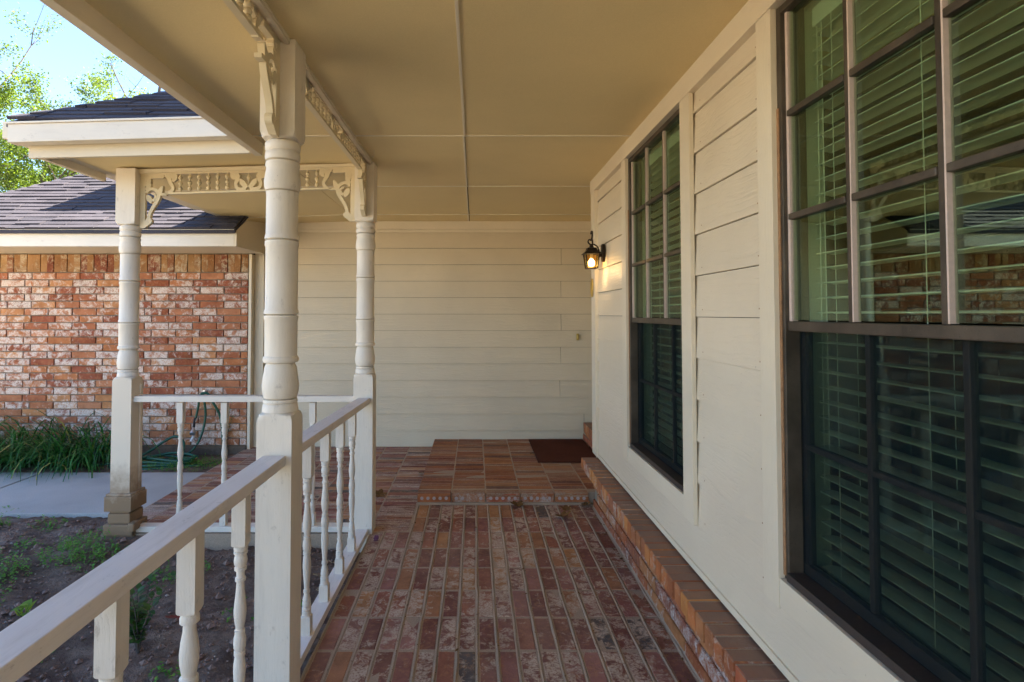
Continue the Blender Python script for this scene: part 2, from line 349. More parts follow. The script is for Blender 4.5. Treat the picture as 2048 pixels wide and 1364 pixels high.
def brick(parent, c, L, W, H, face, mat, tilt=.004, name="brick"):
    o = link(name, brick_mesh(L, W, H, face, mat), parent, c); o.rotation_euler = tuple(random.gauss(0, tilt) for _ in range(3)); return o
def brick_stuff(parent, lst, H, face, mat, name="bricks_beyond"):
    v = []; f = []; rn = random.Random(3)
    for (c, L, W) in lst:
        b = len(v); v += [(x + c[0], y + c[1], z + c[2]) for x, y, z in brick_verts(L, W, H, face, rn)]; f += [tuple(b + i for i in q) for q in BF]
    if v:
        m = MB(); m.v = v; m.f = f; o = m.build(name, mat, parent); o['kind'] = 'stuff'

# ================================================================== GROUND
g = MB(); g.box(-400, 400, -400, 400, -.6, -.20).build('ground', 'lawn'); tag(bpy.data.objects['ground'], 'green lawn stretching away around the house', kind='structure')
# garden soil (displaced sheet)
from mathutils import noise as mn
def soil_rise(x, y):
    t = max(0, min(1, (y - 3.45) / .6)); return .055 * t * t * (3 - 2 * t) * (x < -1.9 or y > 9) + .085 * math.exp(-((x + 2.33) ** 2 + (y - 3.52) ** 2) / .10)
def soil_sheet(name, x0, x1, y0, y1, zc, amp, step, label):
    nx = int((x1 - x0) / step); ny = int((y1 - y0) / step); v = []; f = []
    for j in range(ny + 1):
        for i in range(nx + 1):
            x = x0 + (x1 - x0) * i / nx; y = y0 + (y1 - y0) * j / ny; p = Vector((x, y, 0))
            z = zc + amp * (mn.noise(p * 1.3) * .9 + mn.noise(p * 5) * .45 + mn.noise(p * 14) * .30 + mn.noise(p * 36) * .22)
            z = min(z + soil_rise(x, y), -.012 if zc > -.09 or math.hypot(x + 2.31, y - 3.6) < .5 else -.045)
            v.append((x, y, z))
    for j in range(ny):
        for i in range(nx): a = j * (nx + 1) + i; f.append((a, a + 1, a + nx + 2, a + nx + 1))
    o = quick(name, v, f, 'soil', smooth=True); tag(o, label, kind='structure'); return o
soil_sheet('garden_soil', -5.2, -.70, .3, 4.13, -.10, .05, .022, 'bare brown garden soil beside the porch railing')
soil_sheet('planting_bed_soil', -8, -2.40, 5.18, 5.98, -.095, .03, .04, 'dark soil strip between walkway and brick wall')
def soil_z(x, y):
    p = Vector((x, y, 0)); return min(-.10 + soil_rise(x, y) + .05 * (mn.noise(p * 1.3) * .9 + mn.noise(p * 5) * .45 + mn.noise(p * 14) * .22), -.012 if math.hypot(x + 2.31, y - 3.6) < .5 else -.045)
# clods and pebbles
for nm, mt, cnt, s0, s1, lab in (('soil_clods', 'clod', 5200, .004, .017, 'crumbly clods of brown soil in the garden bed'), ('bed_pebbles', 'pebble', 1500, .003, .008, 'small pale pebbles scattered over the garden soil')):
    v = []; f = []; rn = random.Random(5 if mt == 'clod' else 6)
    for _ in range(cnt):
        x = rn.uniform(-4.6, -.72); y = rn.uniform(.9, 4.05); s = rn.uniform(s0, s1) * (1 if rn.random() < .92 else 1.8); z = soil_z(x, y) + s * .3; b = len(v)
        for d in ((1, 0, 0), (-1, 0, 0), (0, 1, 0), (0, -1, 0), (0, 0, .7), (0, 0, -.7)):
            v.append((x + d[0] * s * rn.uniform(.6, 1.2), y + d[1] * s * rn.uniform(.6, 1.2), z + d[2] * s * rn.uniform(.6, 1.2)))
        f += [tuple(b + i for i in q) for q in ((0, 2, 4), (2, 1, 4), (1, 3, 4), (3, 0, 4), (2, 0, 5), (1, 2, 5), (3, 1, 5), (0, 3, 5))]
    tag(quick(nm, v, f, mt), lab, kind='stuff')
bslab = MB(); bslab.box(-16, -5.7, -16, 3.9, -.3, -.10).build('bounce_slab', 'bounce_slab'); tag(bpy.data.objects['bounce_slab'], 'added pale slab left of the garden, bouncing sunlight into the porch', kind='structure')  # out of view, added to throw warm bounce light onto the ceiling
# walkway slabs
wk = thing('walkway', (-5.5, 4.6, -.2), 'pale concrete walkway running left in front of the brick wall', kind='structure')
for a, b in ((-2.455, -4.0), (-4.022, -5.55), (-5.565, -7.1), (-7.115, -9)):
    B('slab', 'concrete', wk, b, a, 4.135, 5.20, -.2, -.040, bevel=.006)

# ================================================================== PORCH FLOOR
pf = thing('porch_floor', (0, 3, -.3), 'brick paved porch floor of long bricks in wide mortar', kind='structure')
MB().box(-.679, 1.05, -2.2, 3.66, -.32, -.0012).build('mortar_bed', 'mortar', pf)
MB().box(-2.44, 1.05, 3.66, 6.1, -.32, -.0026).build('mortar_bed', 'mortar', pf)
far = []; near = []
PX, LY = .0862, .2575
rows0 = [4.205 - LY * k for k in range(0, 26)]
for ri, yt in enumerate(rows0[:-1]):
    yb = yt - LY; i = 0; x = .872
    while x - PX > (-.44 if yt > 3.70 else -.69):
        W_ = PX - .0155; cx = x - PX / 2; L_ = LY - .013
        near.append(((cx, (yt + yb) / 2 - .0005, random.uniform(-.0004, .0010)), W_, L_, yb < 1.95)); x -= PX
for c, w_, l_, st in near:
    if st: far.append((c, w_, l_))
vis = [(c, w_, l_) for c, w_, l_, st in near if not st]
for c, w_, l_ in vis: brick(pf, c, w_, l_, .03, 'Z', 'floor_brick', .0035)
brick_stuff(pf, far, .03, 'Z', 'floor_brick', 'brick_paving_behind')
for i in range(19):
    x = .872 - PX * i
    if x < -.685: break
    y1 = 4.20 if x > -.46 else 3.695; P = []; n_ = 60
    q = MB(); rings = []
    for j in range(n_ + 1):
        y = 1.2 + (y1 - 1.2) * j / n_; xx = x + mn.noise(Vector((x * 9, y * 5, 3))) * .004 + mn.noise(Vector((x * 9, math.floor((4.205 - y) / LY) * 3.7, 5))) * .005; hh = max(.0004, .0030 + mn.noise(Vector((x * 7, y * 6, 1))) * .0065); ww = .0078 + mn.noise(Vector((x * 5, y * 17, 7))) * .004
        if x < -.46: hh *= .55
        rings.append([(xx - ww, y, -.004), (xx - ww * .6, y, hh * .75), (xx, y, hh), (xx + ww * .6, y, hh * .75), (xx + ww, y, -.004)])
    q.loft(rings).build('mortar_joint', 'mortar', pf, smooth=60)
# rows laid across: columns .26 wide, bricks .084 deep
cand = []
cols = [(-.44 - .26 * k - .002, -.44 - .26 * (k + 1) + .007) for k in range(7)] + [(-2.262, -2.435)]
for a, b in cols:
    y = 3.70
    while y < 6.05:
        cand.append((((a + b) / 2, y + .036, random.uniform(-.002, .001)), abs(a - b), .0685)); y += .0725
cand.sort(key=lambda t: t[0][1]); nv = 300 - len(vis)
for c, w_, l_ in cand[:nv]: brick(pf, c, w_, l_, .03, 'Z', 'walk_brick', .002)
brick_stuff(pf, cand[nv:], .03, 'Z', 'walk_brick', 'brick_paving_far')

# landing (one brick step) in front of the door alcove
st = thing('brick_landing', (.2, 5.1, 0), 'low brick landing with row of cored bricks along its front edge', 'step')
MB().box(-.43, 1.16, 4.255, 6.04, -.01, .0775).build('mortar_bed', 'mortar', st)
for k in range(6):
    x0 = -.435 + .26 * k; x1 = min(x0 + .252, 1.12)
    y = 4.33
    while y < 6.02:
        brick(st, ((x0 + x1) / 2, y + .036, .080 + random.uniform(-.002, .001)), x1 - x0, .0685, .03, 'Z', 'step_brick', .003); y += .0725
    if k < 5:
        o = brick(st, ((x0 + x1) / 2, 4.232 + .034, .081), x1 - x0, .070, .030, 'Z', 'step_brick', .001)
        o = brick(st, ((x0 + x1) / 2, 4.230, .043), x1 - x0, .070, .025, 'Y', 'cap_brick', .001, name='nosing_brick')
        for q in range(5):
            if k == 1 and q in (2, 3): continue
            cx = x0 + .03 + .046 * q + .004; r_ = .0128
            ring = [(cx + r_ * math.cos(t * math.pi / 6), .040 + r_ * math.sin(t * math.pi / 6)) for t in range(12)]
            MB().prism(ring, lambda a, b, t: (a, t, b), 4.2288, 4.24).build('core_plug', 'core_mortar', st)
MB().box(-.44, .87, 4.212, 4.232, -.004, .012).build('mortar_fillet', 'mortar', st)
# raised brick door step at the right end of the alcove
ds = thing('door_step', (1.35, 5.2, .08), 'small raised brick step at the right in the alcove corner', 'step')
MB().box(1.17, 1.6, 4.3, 6.02, .08, .262).build('mortar_core', 'mortar', ds)
y = 5.97
while y > 4.4:
    brick(ds, (1.36, y - .03, .272), .40, .068, .10, 'Z', 'cap_brick', .002); y -= .073
for r_ in range(2):
    y = 6.0 - .13 * r_
    while y > 4.5:
        brick(ds, (1.160, y - .12, .115 + .07 * r_ - .0), .245, .062, .03, 'X', 'cap_brick', .002); y -= .257

# ================================================================== BRICK LEDGE along the side wall
lg = thing('brick_ledge', (.85, 2, 0), 'low brick ledge with projecting cap bricks along the siding wall', 'wall')
MB().box(.892, 1.02, -2.2, 4.16, -.02, .295).build('mortar_core', 'wall_mortar', lg)
capf = []; crs = []
y = 4.135
while y > -2:
    c = (.8585, y - .0335, .372 + random.uniform(-.002, .002))
    if y > 1.35: brick(lg, (c[0] + random.uniform(-.003, .003), c[1], c[2]), .148, .0655, .072, 'Z', 'cap_brick', .006)
    else: capf.append((c, .148, .0655))
    y -= .0735
MB().box(.791, .93, -2.2, 4.125, .304, .368).build('cap_mortar', 'mortar', lg)
brick_stuff(lg, capf, .072, 'Z', 'cap_brick', 'cap_bricks_behind')
for k in range(4):
    y = 4.17 - (.128 if k % 2 else 0)
    while y > -2:
        c = (.880, y - .124, .013 + .0765 * k + (.0 if k else 0) + .01)
        if y > 1.7: brick(lg, c, .248, .066, .03, 'X', 'ledge_brick', .003)
        else: crs.append((c, .248, .066))
        y -= .2575
brick_stuff(lg, crs, .03, 'X', 'ledge_brick', 'bricks_behind')
MB().prism([(.868, -.004), (.884, -.004), (.884, .014)], lambda a, b, t: (a, t, b), -2, 4.18).build('mortar_fillet', 'mortar', lg)

# ================================================================== SIDE WALL (right)
WX = .915
sw = thing('siding_wall', (WX, 2, .39), 'cream lap siding wall with two windows along the right side', 'wall')
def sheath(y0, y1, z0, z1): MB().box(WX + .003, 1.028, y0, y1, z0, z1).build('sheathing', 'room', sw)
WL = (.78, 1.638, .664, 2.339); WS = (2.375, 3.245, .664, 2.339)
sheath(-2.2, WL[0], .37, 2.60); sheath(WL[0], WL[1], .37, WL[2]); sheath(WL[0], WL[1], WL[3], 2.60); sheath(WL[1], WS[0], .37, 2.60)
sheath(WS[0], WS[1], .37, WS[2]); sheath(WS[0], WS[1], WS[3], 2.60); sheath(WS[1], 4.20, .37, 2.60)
def plank_y(y0, y1, z0, z1):
    o, i = WX - .013, WX - .003
    MB().hexa([(o, y0, z0), (WX + .002, y0, z0), (o, y1, z0), (WX + .002, y1, z0), (i, y0, z1), (WX + .002, y0, z1), (i, y1, z1), (WX + .002, y1, z1)]).build('plank', 'siding_y', sw, org=(WX, (y0 + y1) / 2, z0))
ZB = [.411 + .168 * k for k in range(12)]
for k in range(12):
    z0, z1 = ZB[k], min(ZB[k] + .1655, 2.36)
    if k == 0:
        plank_y(3.792, 4.09, z0, z1); plank_y(.9, 3.789, z0, z1); plank_y(-2.2, .897, z0, z1)
    else:
        plank_y(3.25 if k else 0, 4.09, z0, z1); plank_y(1.64, 2.37, z0, z1); plank_y(-2.2, .775, z0, z1)
# boards laid over the planks
bx0, bx1 = WX - .032, WX - .0132
B('corner_board', 'trim_z', sw, bx0, bx1 + .014, 4.085, 4.208, .392, 2.346, .0015)
B('frieze_board', 'trim_y', sw, bx0 - .003, bx1 + .012, -2.2, 4.216, 2.346, 2.4395, .0015)
B('base_trim', 'trim_y', sw, WX - .020, WX + .002, -2.2, 4.2, .384, .4105, .001)
for (a, b, z0, z1) in (WL, WS):
    B('window_casing', 'trim_z', sw, bx0, bx1, b, b + .085, .575, 2.3455, .0015)
    B('window_casing', 'trim_z', sw, bx0, bx1, a - .105, a, .575, 2.3455, .0015)
    B('window_apron', 'trim_y', sw, bx0 + .002, bx1, a + .001, b - .001, .580, z0 - .001, .0015)
nv = []; nf_ = []
for k in range(1, 12):
    for y in (1.76, 2.20, 3.36, 4.02):
        zc_ = ZB[k] + .028; b = len(nv); x_ = WX - .0135
        for q in range(6): nv.append((x_ - .0004, y + .003 * math.cos(q * 1.047), zc_ + .003 * math.sin(q * 1.047)))
        nf_.append(tuple(range(b, b + 6)))
q = MB(); q.v = nv; q.f = nf_; q.build('nail_heads', 'old_caulk', sw)['kind'] = 'stuff'
# return of the wall at the alcove and the alcove's own wall
MB().box(WX + .001, 1.75, 4.20, 4.23, .08, 2.60).build('return_wall', 'siding_x', sw)
MB().box(1.62, 1.75, 4.231, 6.2, .0, 2.60).build('alcove_wall', 'siding_y', sw)

# ================================================================== BACK WALL
bw = thing('back_wall', (-.5, 6.03, 0), 'cream horizontal lap siding wall closing the porch end', 'wall')
MB().box(-2.45, 1.75, 6.045, 6.2, -.1, 2.60).build('sheathing', 'room', bw)
def plank_x(x0, x1, z0, z1):
    o, i = 6.027, 6.042
    MB().hexa([(x0, o, z0), (x1, o, z0), (x0, 6.046, z0), (x1, 6.046, z0), (x0, i, z1), (x1, i, z1), (x0, 6.046, z1), (x1, 6.046, z1)]).build('plank', 'siding_x', bw, org=((x0 + x1) / 2, 6.04, z0))
zz = [1.43 + .1795 * k for k in range(-8, 6)]; SPL = {4: .94, 3: .935, 2: .935, 1: .93, 0: .925, -1: .92, -2: .92, -3: .92, -4: 1.18, -6: .92}
for k in range(-8, 5):
    z0 = max(1.43 + .1795 * k, .001); z1 = 1.43 + .1795 * (k + 1) - .0026
    z1 = min(z1, 2.33); kk = k
    sp = {3: .94, 1: .935, -1: .935, -3: .93, -5: .92}.get(k); sp = 1.18 if k == -7 else sp
    if z1 - z0 < .02: continue
    if sp: plank_x(-2.285, sp - .002, z0, z1); plank_x(sp + .002, 1.615, z0, z1)
    else: plank_x(-2.285, 1.615, z0, z1)
B('frieze_board', 'trim_x', bw, -2.285, 1.615, 6.006, 6.029, 2.352, 2.4385, .0015)
B('frieze_molding', 'trim_x', bw, -2.285, 1.615, 6.014, 6.0295, 2.318, 2.351, .003)
B('corner_board', 'trim_z', bw, -2.385, -2.287, 6.008, 6.044, -.01, 2.438, .0015)
B('corner_strip', 'trim_z', bw, -2.418, -2.388, 5.925, 6.044, -.06, 2.07, .0015)
# door bell
db = thing('brass_hook', (1.112, 6.02, 1.18), 'small brass hook on the back wall siding near the lantern', 'hook')
B('plate', 'brass', db, 1.098, 1.126, 6.020, 6.029, 1.145, 1.217, .002); B('hook', 'brass', db, 1.106, 1.118, 6.002, 6.0195, 1.16, 1.20, .003)

# ================================================================== CEILING
pc = thing('porch_ceiling', (0, 3, 2.44), 'cream painted porch ceiling panels with thin battens', kind='structure')
def cz(x): return 2.44 if x > -1.26 else 2.44 - .033 * (-1.26 - x)
def panel(x0, x1, y0, y1):
    a, b = cz(x0 + 1e-6), cz(x1 - 1e-6)
    MB().hexa([(x0, y0, a), (x1, y0, b), (x0, y1, a), (x1, y1, b), (x0, y0, a + .012), (x1, y0, b + .012), (x0, y1, a + .012), (x1, y1, b + .012)]).build('ceiling_panel', 'ceiling', pc, org=((x0 + x1) / 2, (y0 + y1) / 2, a))
YJ = [-2.2, -1.77, .67, 3.110, 4.354, 5.595, 6.05]
for a, b in zip(YJ[:-1], YJ[1:]):
    panel(-1.258, -.063, a + .002, b - .002); panel(-.057, 1.62, a + .002, b - .002)
for a, b in ((3.26, 4.354), (4.354, 5.595), (5.595, 6.05)): panel(-2.50, -1.262, a + .002, b - .002)
def batten(x0, x1, y0, y1):
    a, b = cz(x0 + 1e-6) - .0002, cz(x1 - 1e-6) - .0002
    MB().hexa([(x0, y0, a - .005), (x1, y0, b - .005), (x0, y1, a - .005), (x1, y1, b - .005), (x0, y0, a), (x1, y0, b), (x0, y1, a), (x1, y1, b)]).build('batten', 'batten', pc, org=((x0 + x1) / 2, (y0 + y1) / 2, a), bevel=.001)
for yj in (3.110, 4.354, 5.595):
    batten(-1.257, WX + .6 if yj > 4.2 else WX - .036, yj - .006, yj + .006)
    if yj > 3.2: batten(-2.49, -1.2585, yj - .006, yj + .006)
batten(-.066, -.054, .67, 3.1035); batten(-.071, -.059, 3.117, 4.3475); batten(-.075, -.063, 4.3605, 5.5885); batten(-.079, -.067, 5.6015, 6.004)
hk = MB().tube(catmull([(-.62, 3.38, 2.438), (-.62, 3.38, 2.405), (-.626, 3.38, 2.392), (-.633, 3.38, 2.40)], 5), .0016, 6).build('ceiling_hook', 'batten', smooth=60, org=(-.62, 3.38, 2.438)); tag(hk, 'tiny white hook hanging from the porch ceiling', 'hook')

# ================================================================== ROOFS
PIT = .67
def shingle_slope(parent, xa, xb, y0, z0, rows, hipL=0.0, hipR=0.0, stuff_rows=0, seed=1, name='shingle'):
    """front slope rising towards +Y. xa..xb at the eave; hip: x inset per metre of run"""
    rn = random.Random(seed); ex = .088; c = 1 / math.hypot(1, PIT); s = PIT * c; tx = {}
    ang = math.atan(PIT); v = []; f = []
    for r_ in range(rows + stuff_rows):
        u0 = ex * r_; xl = xa + hipL * u0 * c; xr = xb - hipR * u0 * c; x = xl - rn.uniform(0, .2)
        while x < xr:
            L = rn.choice((.18, .25, .33)); a, b = max(x, xl), min(x + L - .004, xr); x += L
            if b - a < .03: continue
            key = (round((b - a) / .02) * .02, rn.choice((0, 1)))
            th = .008 + .007 * key[1]
            if r_ < rows:
                if key not in tx:
                    q = MB(); w2 = key[0] / 2; lift = th
                    q.hexa([(-w2, 0, lift - th), (w2, 0, lift - th), (-w2, ex * 1.35, -.004), (w2, ex * 1.35, -.004), (-w2, 0, lift + .004), (w2, 0, lift + .004), (-w2, ex * 1.35, .002), (w2, ex * 1.35, .002)])
                    tx[key] = q.mesh(name, 'shingle')
                o = link(name, tx[key], parent, ((a + b) / 2, y0 + u0 * c, z0 + u0 * s)); o.rotation_euler = (ang + rn.gauss(0, .012), rn.gauss(0, .006), rn.gauss(0, .006))
            else:
                bb = len(v)
                for (px, py, pz) in [(a, 0, 0), (b, 0, 0), (a, ex * 1.3, -.004), (b, ex * 1.3, -.004), (a, 0, th + .004), (b, 0, th + .004), (a, ex * 1.3, .002), (b, ex * 1.3, .002)]:
                    v.append((px, y0 + (u0 + py) * c - pz * s, z0 + (u0 + py) * s + pz * c))
                f += [tuple(bb + i for i in q) for q in ((0, 2, 3, 1), (4, 5, 7, 6), (0, 1, 5, 4), (2, 6, 7, 3), (0, 4, 6, 2), (1, 3, 7, 5))]
    if v:
        m_ = MB(); m_.v = v; m_.f = f; m_.build('shingles_above', 'shingle', parent)['kind'] = 'stuff'
# -- garage: brick wall, eave, hip roof
gw = thing('brick_wall', (-4, 5.92, 0), 'red and whitewashed brick garage wall with soldier course on top', 'wall')
MB().box(-8, -2.42, 5.934, 6.1, -.15, 2.09).build('mortar_backing', 'wall_mortar', gw)
MB().box(-8, -2.423, 5.905, 5.9335, -.2, .035).build('footing', 'footing', gw)
lst = []
for k in range(24):
    zt = 1.868 - .0764 * k; x = -2.424 - (.075 if k % 2 else .0)
    if k % 2: lst.append(((-2.424 - .034, 5.919, zt - .033), .066, .066))
    x0 = x
    while x0 > -7.9: lst.append(((x0 - .1245, 5.919 + random.uniform(-.002, .002), zt - .033), .248, .0665)); x0 -= .257
vis = [b for b in lst if b[0][0] > -5.15 and not (b[0][0] < -2.95 and b[0][2] < .36)]
vis.sort(key=lambda b: -b[0][0]); nb = 262; keep = vis[:nb]; rest = [b for b in lst if b not in keep]
for c, L, W_ in keep: brick(gw, c, L, W_, .03, 'Y', 'wall_brick', .003)
brick_stuff(gw, rest, .03, 'Y', 'wall_brick', 'bricks_beyond')
x = -2.425; sb = []; i = 0
while x > -7.9:
    if x > -5.1: 
        o = brick(gw, (x - .0335, 5.913 if i % 2 else 5.916, 1.972), .0655, .190, .04, 'Y', 'soldier_brick', .004, name='soldier_brick'); o.rotation_euler = (0, random.gauss(0, .01), R(7))
    else: sb.append(((x - .0335, 5.916, 1.972), .0655, .190))
    x -= .0675 if i % 2 else .0755; i += 1
brick_stuff(gw, sb, .04, 'Y', 'soldier_brick', 'soldier_bricks_beyond')
gr = thing('garage_roof', (-4, 6, 2.07), 'grey shingled hip roof above the brick garage wall', 'roof')
B('fascia', 'gutter', gr, -8, -2.30, 5.275, 5.298, 2.075, 2.222, .0015)
B('drip_edge', 'gutter', gr, -8, -2.295, 5.262, 5.30, 2.2225, 2.236, .001)
B('soffit', 'trim_x', gr, -8, -2.30, 5.2985, 5.932, 2.078, 2.090)
MB().prism([(5.275, 2.076), (6.03, 2.076), (6.03, 2.42), (5.50, 2.36), (5.275, 2.225)], lambda a, b, t: (t, a, b), -2.2995, -2.275).build('eave_return', 'trim_z', gr)
def deck(parent, pts, mat='shingle', t=.03, name='roof_deck'):
    b = MB(); b.v = [tuple(p) for p in pts] + [(p[0], p[1], p[2] - t) for p in pts]; n = len(pts)
    b.f = [tuple(range(n)), tuple(reversed(range(n, 2 * n)))] + [(i, (i + 1) % n, (i + 1) % n + n, i + n) for i in range(n)]; b.build(name, mat, parent)
e = -.012
deck(gr, [(-5.85, 5.25, 2.235 + e), (-2.28, 5.25, 2.235 + e), (-2.28, 8.85, 4.647 + e), (-2.3, 8.85, 4.647 + e)][:3] + [(-2.25, 8.85, 4.647 + e)][:0] + [(-2.25 - 0, 8.85, 4.647 + e)][:0] + [(-2.25, 8.85, 4.647 + e)][:0] + [(-2.25, 8.85, 4.647 + e)][:0] + [(-2.25, 8.85, 4.64 + e)][:0])
deck(gr, [(-5.85, 5.25, 2.235 + e), (-5.85, 12.45, 2.235 + e), (-2.28, 8.85, 4.647 + e)])
shingle_slope(gr, -5.85, -2.29, 5.252, 2.238, 21, 1.0, 0, 18, 4)
# R1: porch extension roof
pr = thing('porch_roof', (-2, 3.6, 2.35), 'small shingled hip roof over the porch end with white gutter', 'roof')
shingle_slope(pr, -2.655, -1.25, 3.125, 2.535, 11, 1.0, -1.0, 14, 9)
deck(pr, [(-2.66, 3.12, 2.522), (-1.30, 3.12, 2.522), (.64, 5.06, 3.822), (-.72, 5.06, 3.822)])
deck(pr, [(-2.66, 3.12, 2.522), (-.72, 5.06, 3.822), (-.72, 8.5, 3.822), (-2.66, 8.5, 2.522)])
def slopebox(nm, mat, parent, xa, xb, y0, y1, za0, za1, zb0, zb1, bev=0):
    MB().hexa([(xa, y0, za0), (xb, y0, zb0), (xa, y1, za0), (xb, y1, zb0), (xa, y0, za1), (xb, y0, zb1), (xa, y1, za1), (xb, y1, zb1)]).build(nm, mat, parent, org=((xa + xb) / 2, y0, za0), bevel=bev)
slopebox('gutter', 'gutter', pr, -2.64, -1.312, 3.105, 3.175, 2.398, 2.502, 2.437, 2.540, .004)
slopebox('gutter_lip', 'gutter', pr, -2.645, -1.312, 3.096, 3.125, 2.5025, 2.514, 2.5405, 2.552, .002)
slopebox('fascia', 'trim_x', pr, -2.595, -1.312, 3.20, 3.225, 2.336, 2.45, 2.366, 2.47, .0015)
B('side_fascia', 'trim_y', pr, -2.595, -2.562, 3.2255, 3.83, 2.352, 2.46, .0015)
B('end_gutter', 'trim_y', pr, -2.70, -2.642, 3.14, 5.3, 2.43, 2.53, .004)
slopebox('soffit_edge', 'trim_y', pr, -2.56, -2.502, 3.226, 6.0, 2.398, 2.42, 2.400, 2.42, .001)
# main roof and an added mass that shades the garden and roofs
mr = thing('main_roof', (2, 2, 2.5), 'main house roof edge overhanging the porch with painted fascia beam', 'roof')
B('fascia_beam', 'trim_y', mr, -1.302, -1.259, -2.4, 3.262, 2.366, 2.52, .002)
B('fascia_strip', 'trim_y', mr, -1.326, -1.3025, -2.4, 3.198, 2.395, 2.52, .002)
B('roof_edge_trim', 'trim_y', mr, -1.35, -1.3265, -2.4, 3.09, 2.43, 2.53, .002)
deck(mr, [(-1.37, -2.6, 2.52), (-1.37, 3.10, 2.52), (.45, 3.10, 3.74), (.45, -2.6, 3.74)])
MB().box(-1.25, 1.6, 3.3, 6.1, 2.56, 2.60).build('attic_deck', 'room', mr)
shm = thing('shade_mass', (4, 3, 2.6), 'unseen mass added above the porch to cast shade', 'light blocker')
MB().box(.45, 8.5, -3, 10, 2.62, 5.8).build('wall', 'mass_paint', shm)  # unseen block, its height set by the shadow edge it throws
MB().prism([(.05, 5.8), (8.9, 5.8), (4.5, 7.1)], lambda a, b, t: (a, t, b), -3.4, 10.4).build('roof', 'shingle', shm)  # sloped top of the added shading block, also out of view
dm = thing('dormer', (-2.8, 6.2, 2.6), 'white panelled wall rising behind the shadowed garage roof', 'dormer')
B('wall', 'gutter', dm, -3.40, -2.2, 5.98, 7.6, 2.3, 3.7)
B('vertical_strip', 'gutter', dm, -3.165, -3.145, 5.968, 5.979, 2.5, 3.7); B('base_flashing', 'gutter', dm, -3.42, -2.2, 5.93, 5.979, 2.66, 2.70, .003)

# ================================================================== INTERIOR ROOM behind the windows
rm = thing('room_interior', (3, 2, .2), 'dim room seen through the window blinds', kind='structure')
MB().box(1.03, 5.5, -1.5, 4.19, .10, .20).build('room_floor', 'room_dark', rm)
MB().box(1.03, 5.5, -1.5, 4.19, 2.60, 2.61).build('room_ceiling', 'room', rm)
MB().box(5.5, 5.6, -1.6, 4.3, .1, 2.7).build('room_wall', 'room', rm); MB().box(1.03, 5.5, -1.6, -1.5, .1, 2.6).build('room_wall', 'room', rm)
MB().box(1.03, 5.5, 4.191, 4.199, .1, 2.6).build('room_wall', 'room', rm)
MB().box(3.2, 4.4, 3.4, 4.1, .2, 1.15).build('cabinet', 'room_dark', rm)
MB().box(3.0, 3.1, 2.4, 4.19, 1.9, 2.6).build('room_beam', 'room', rm)

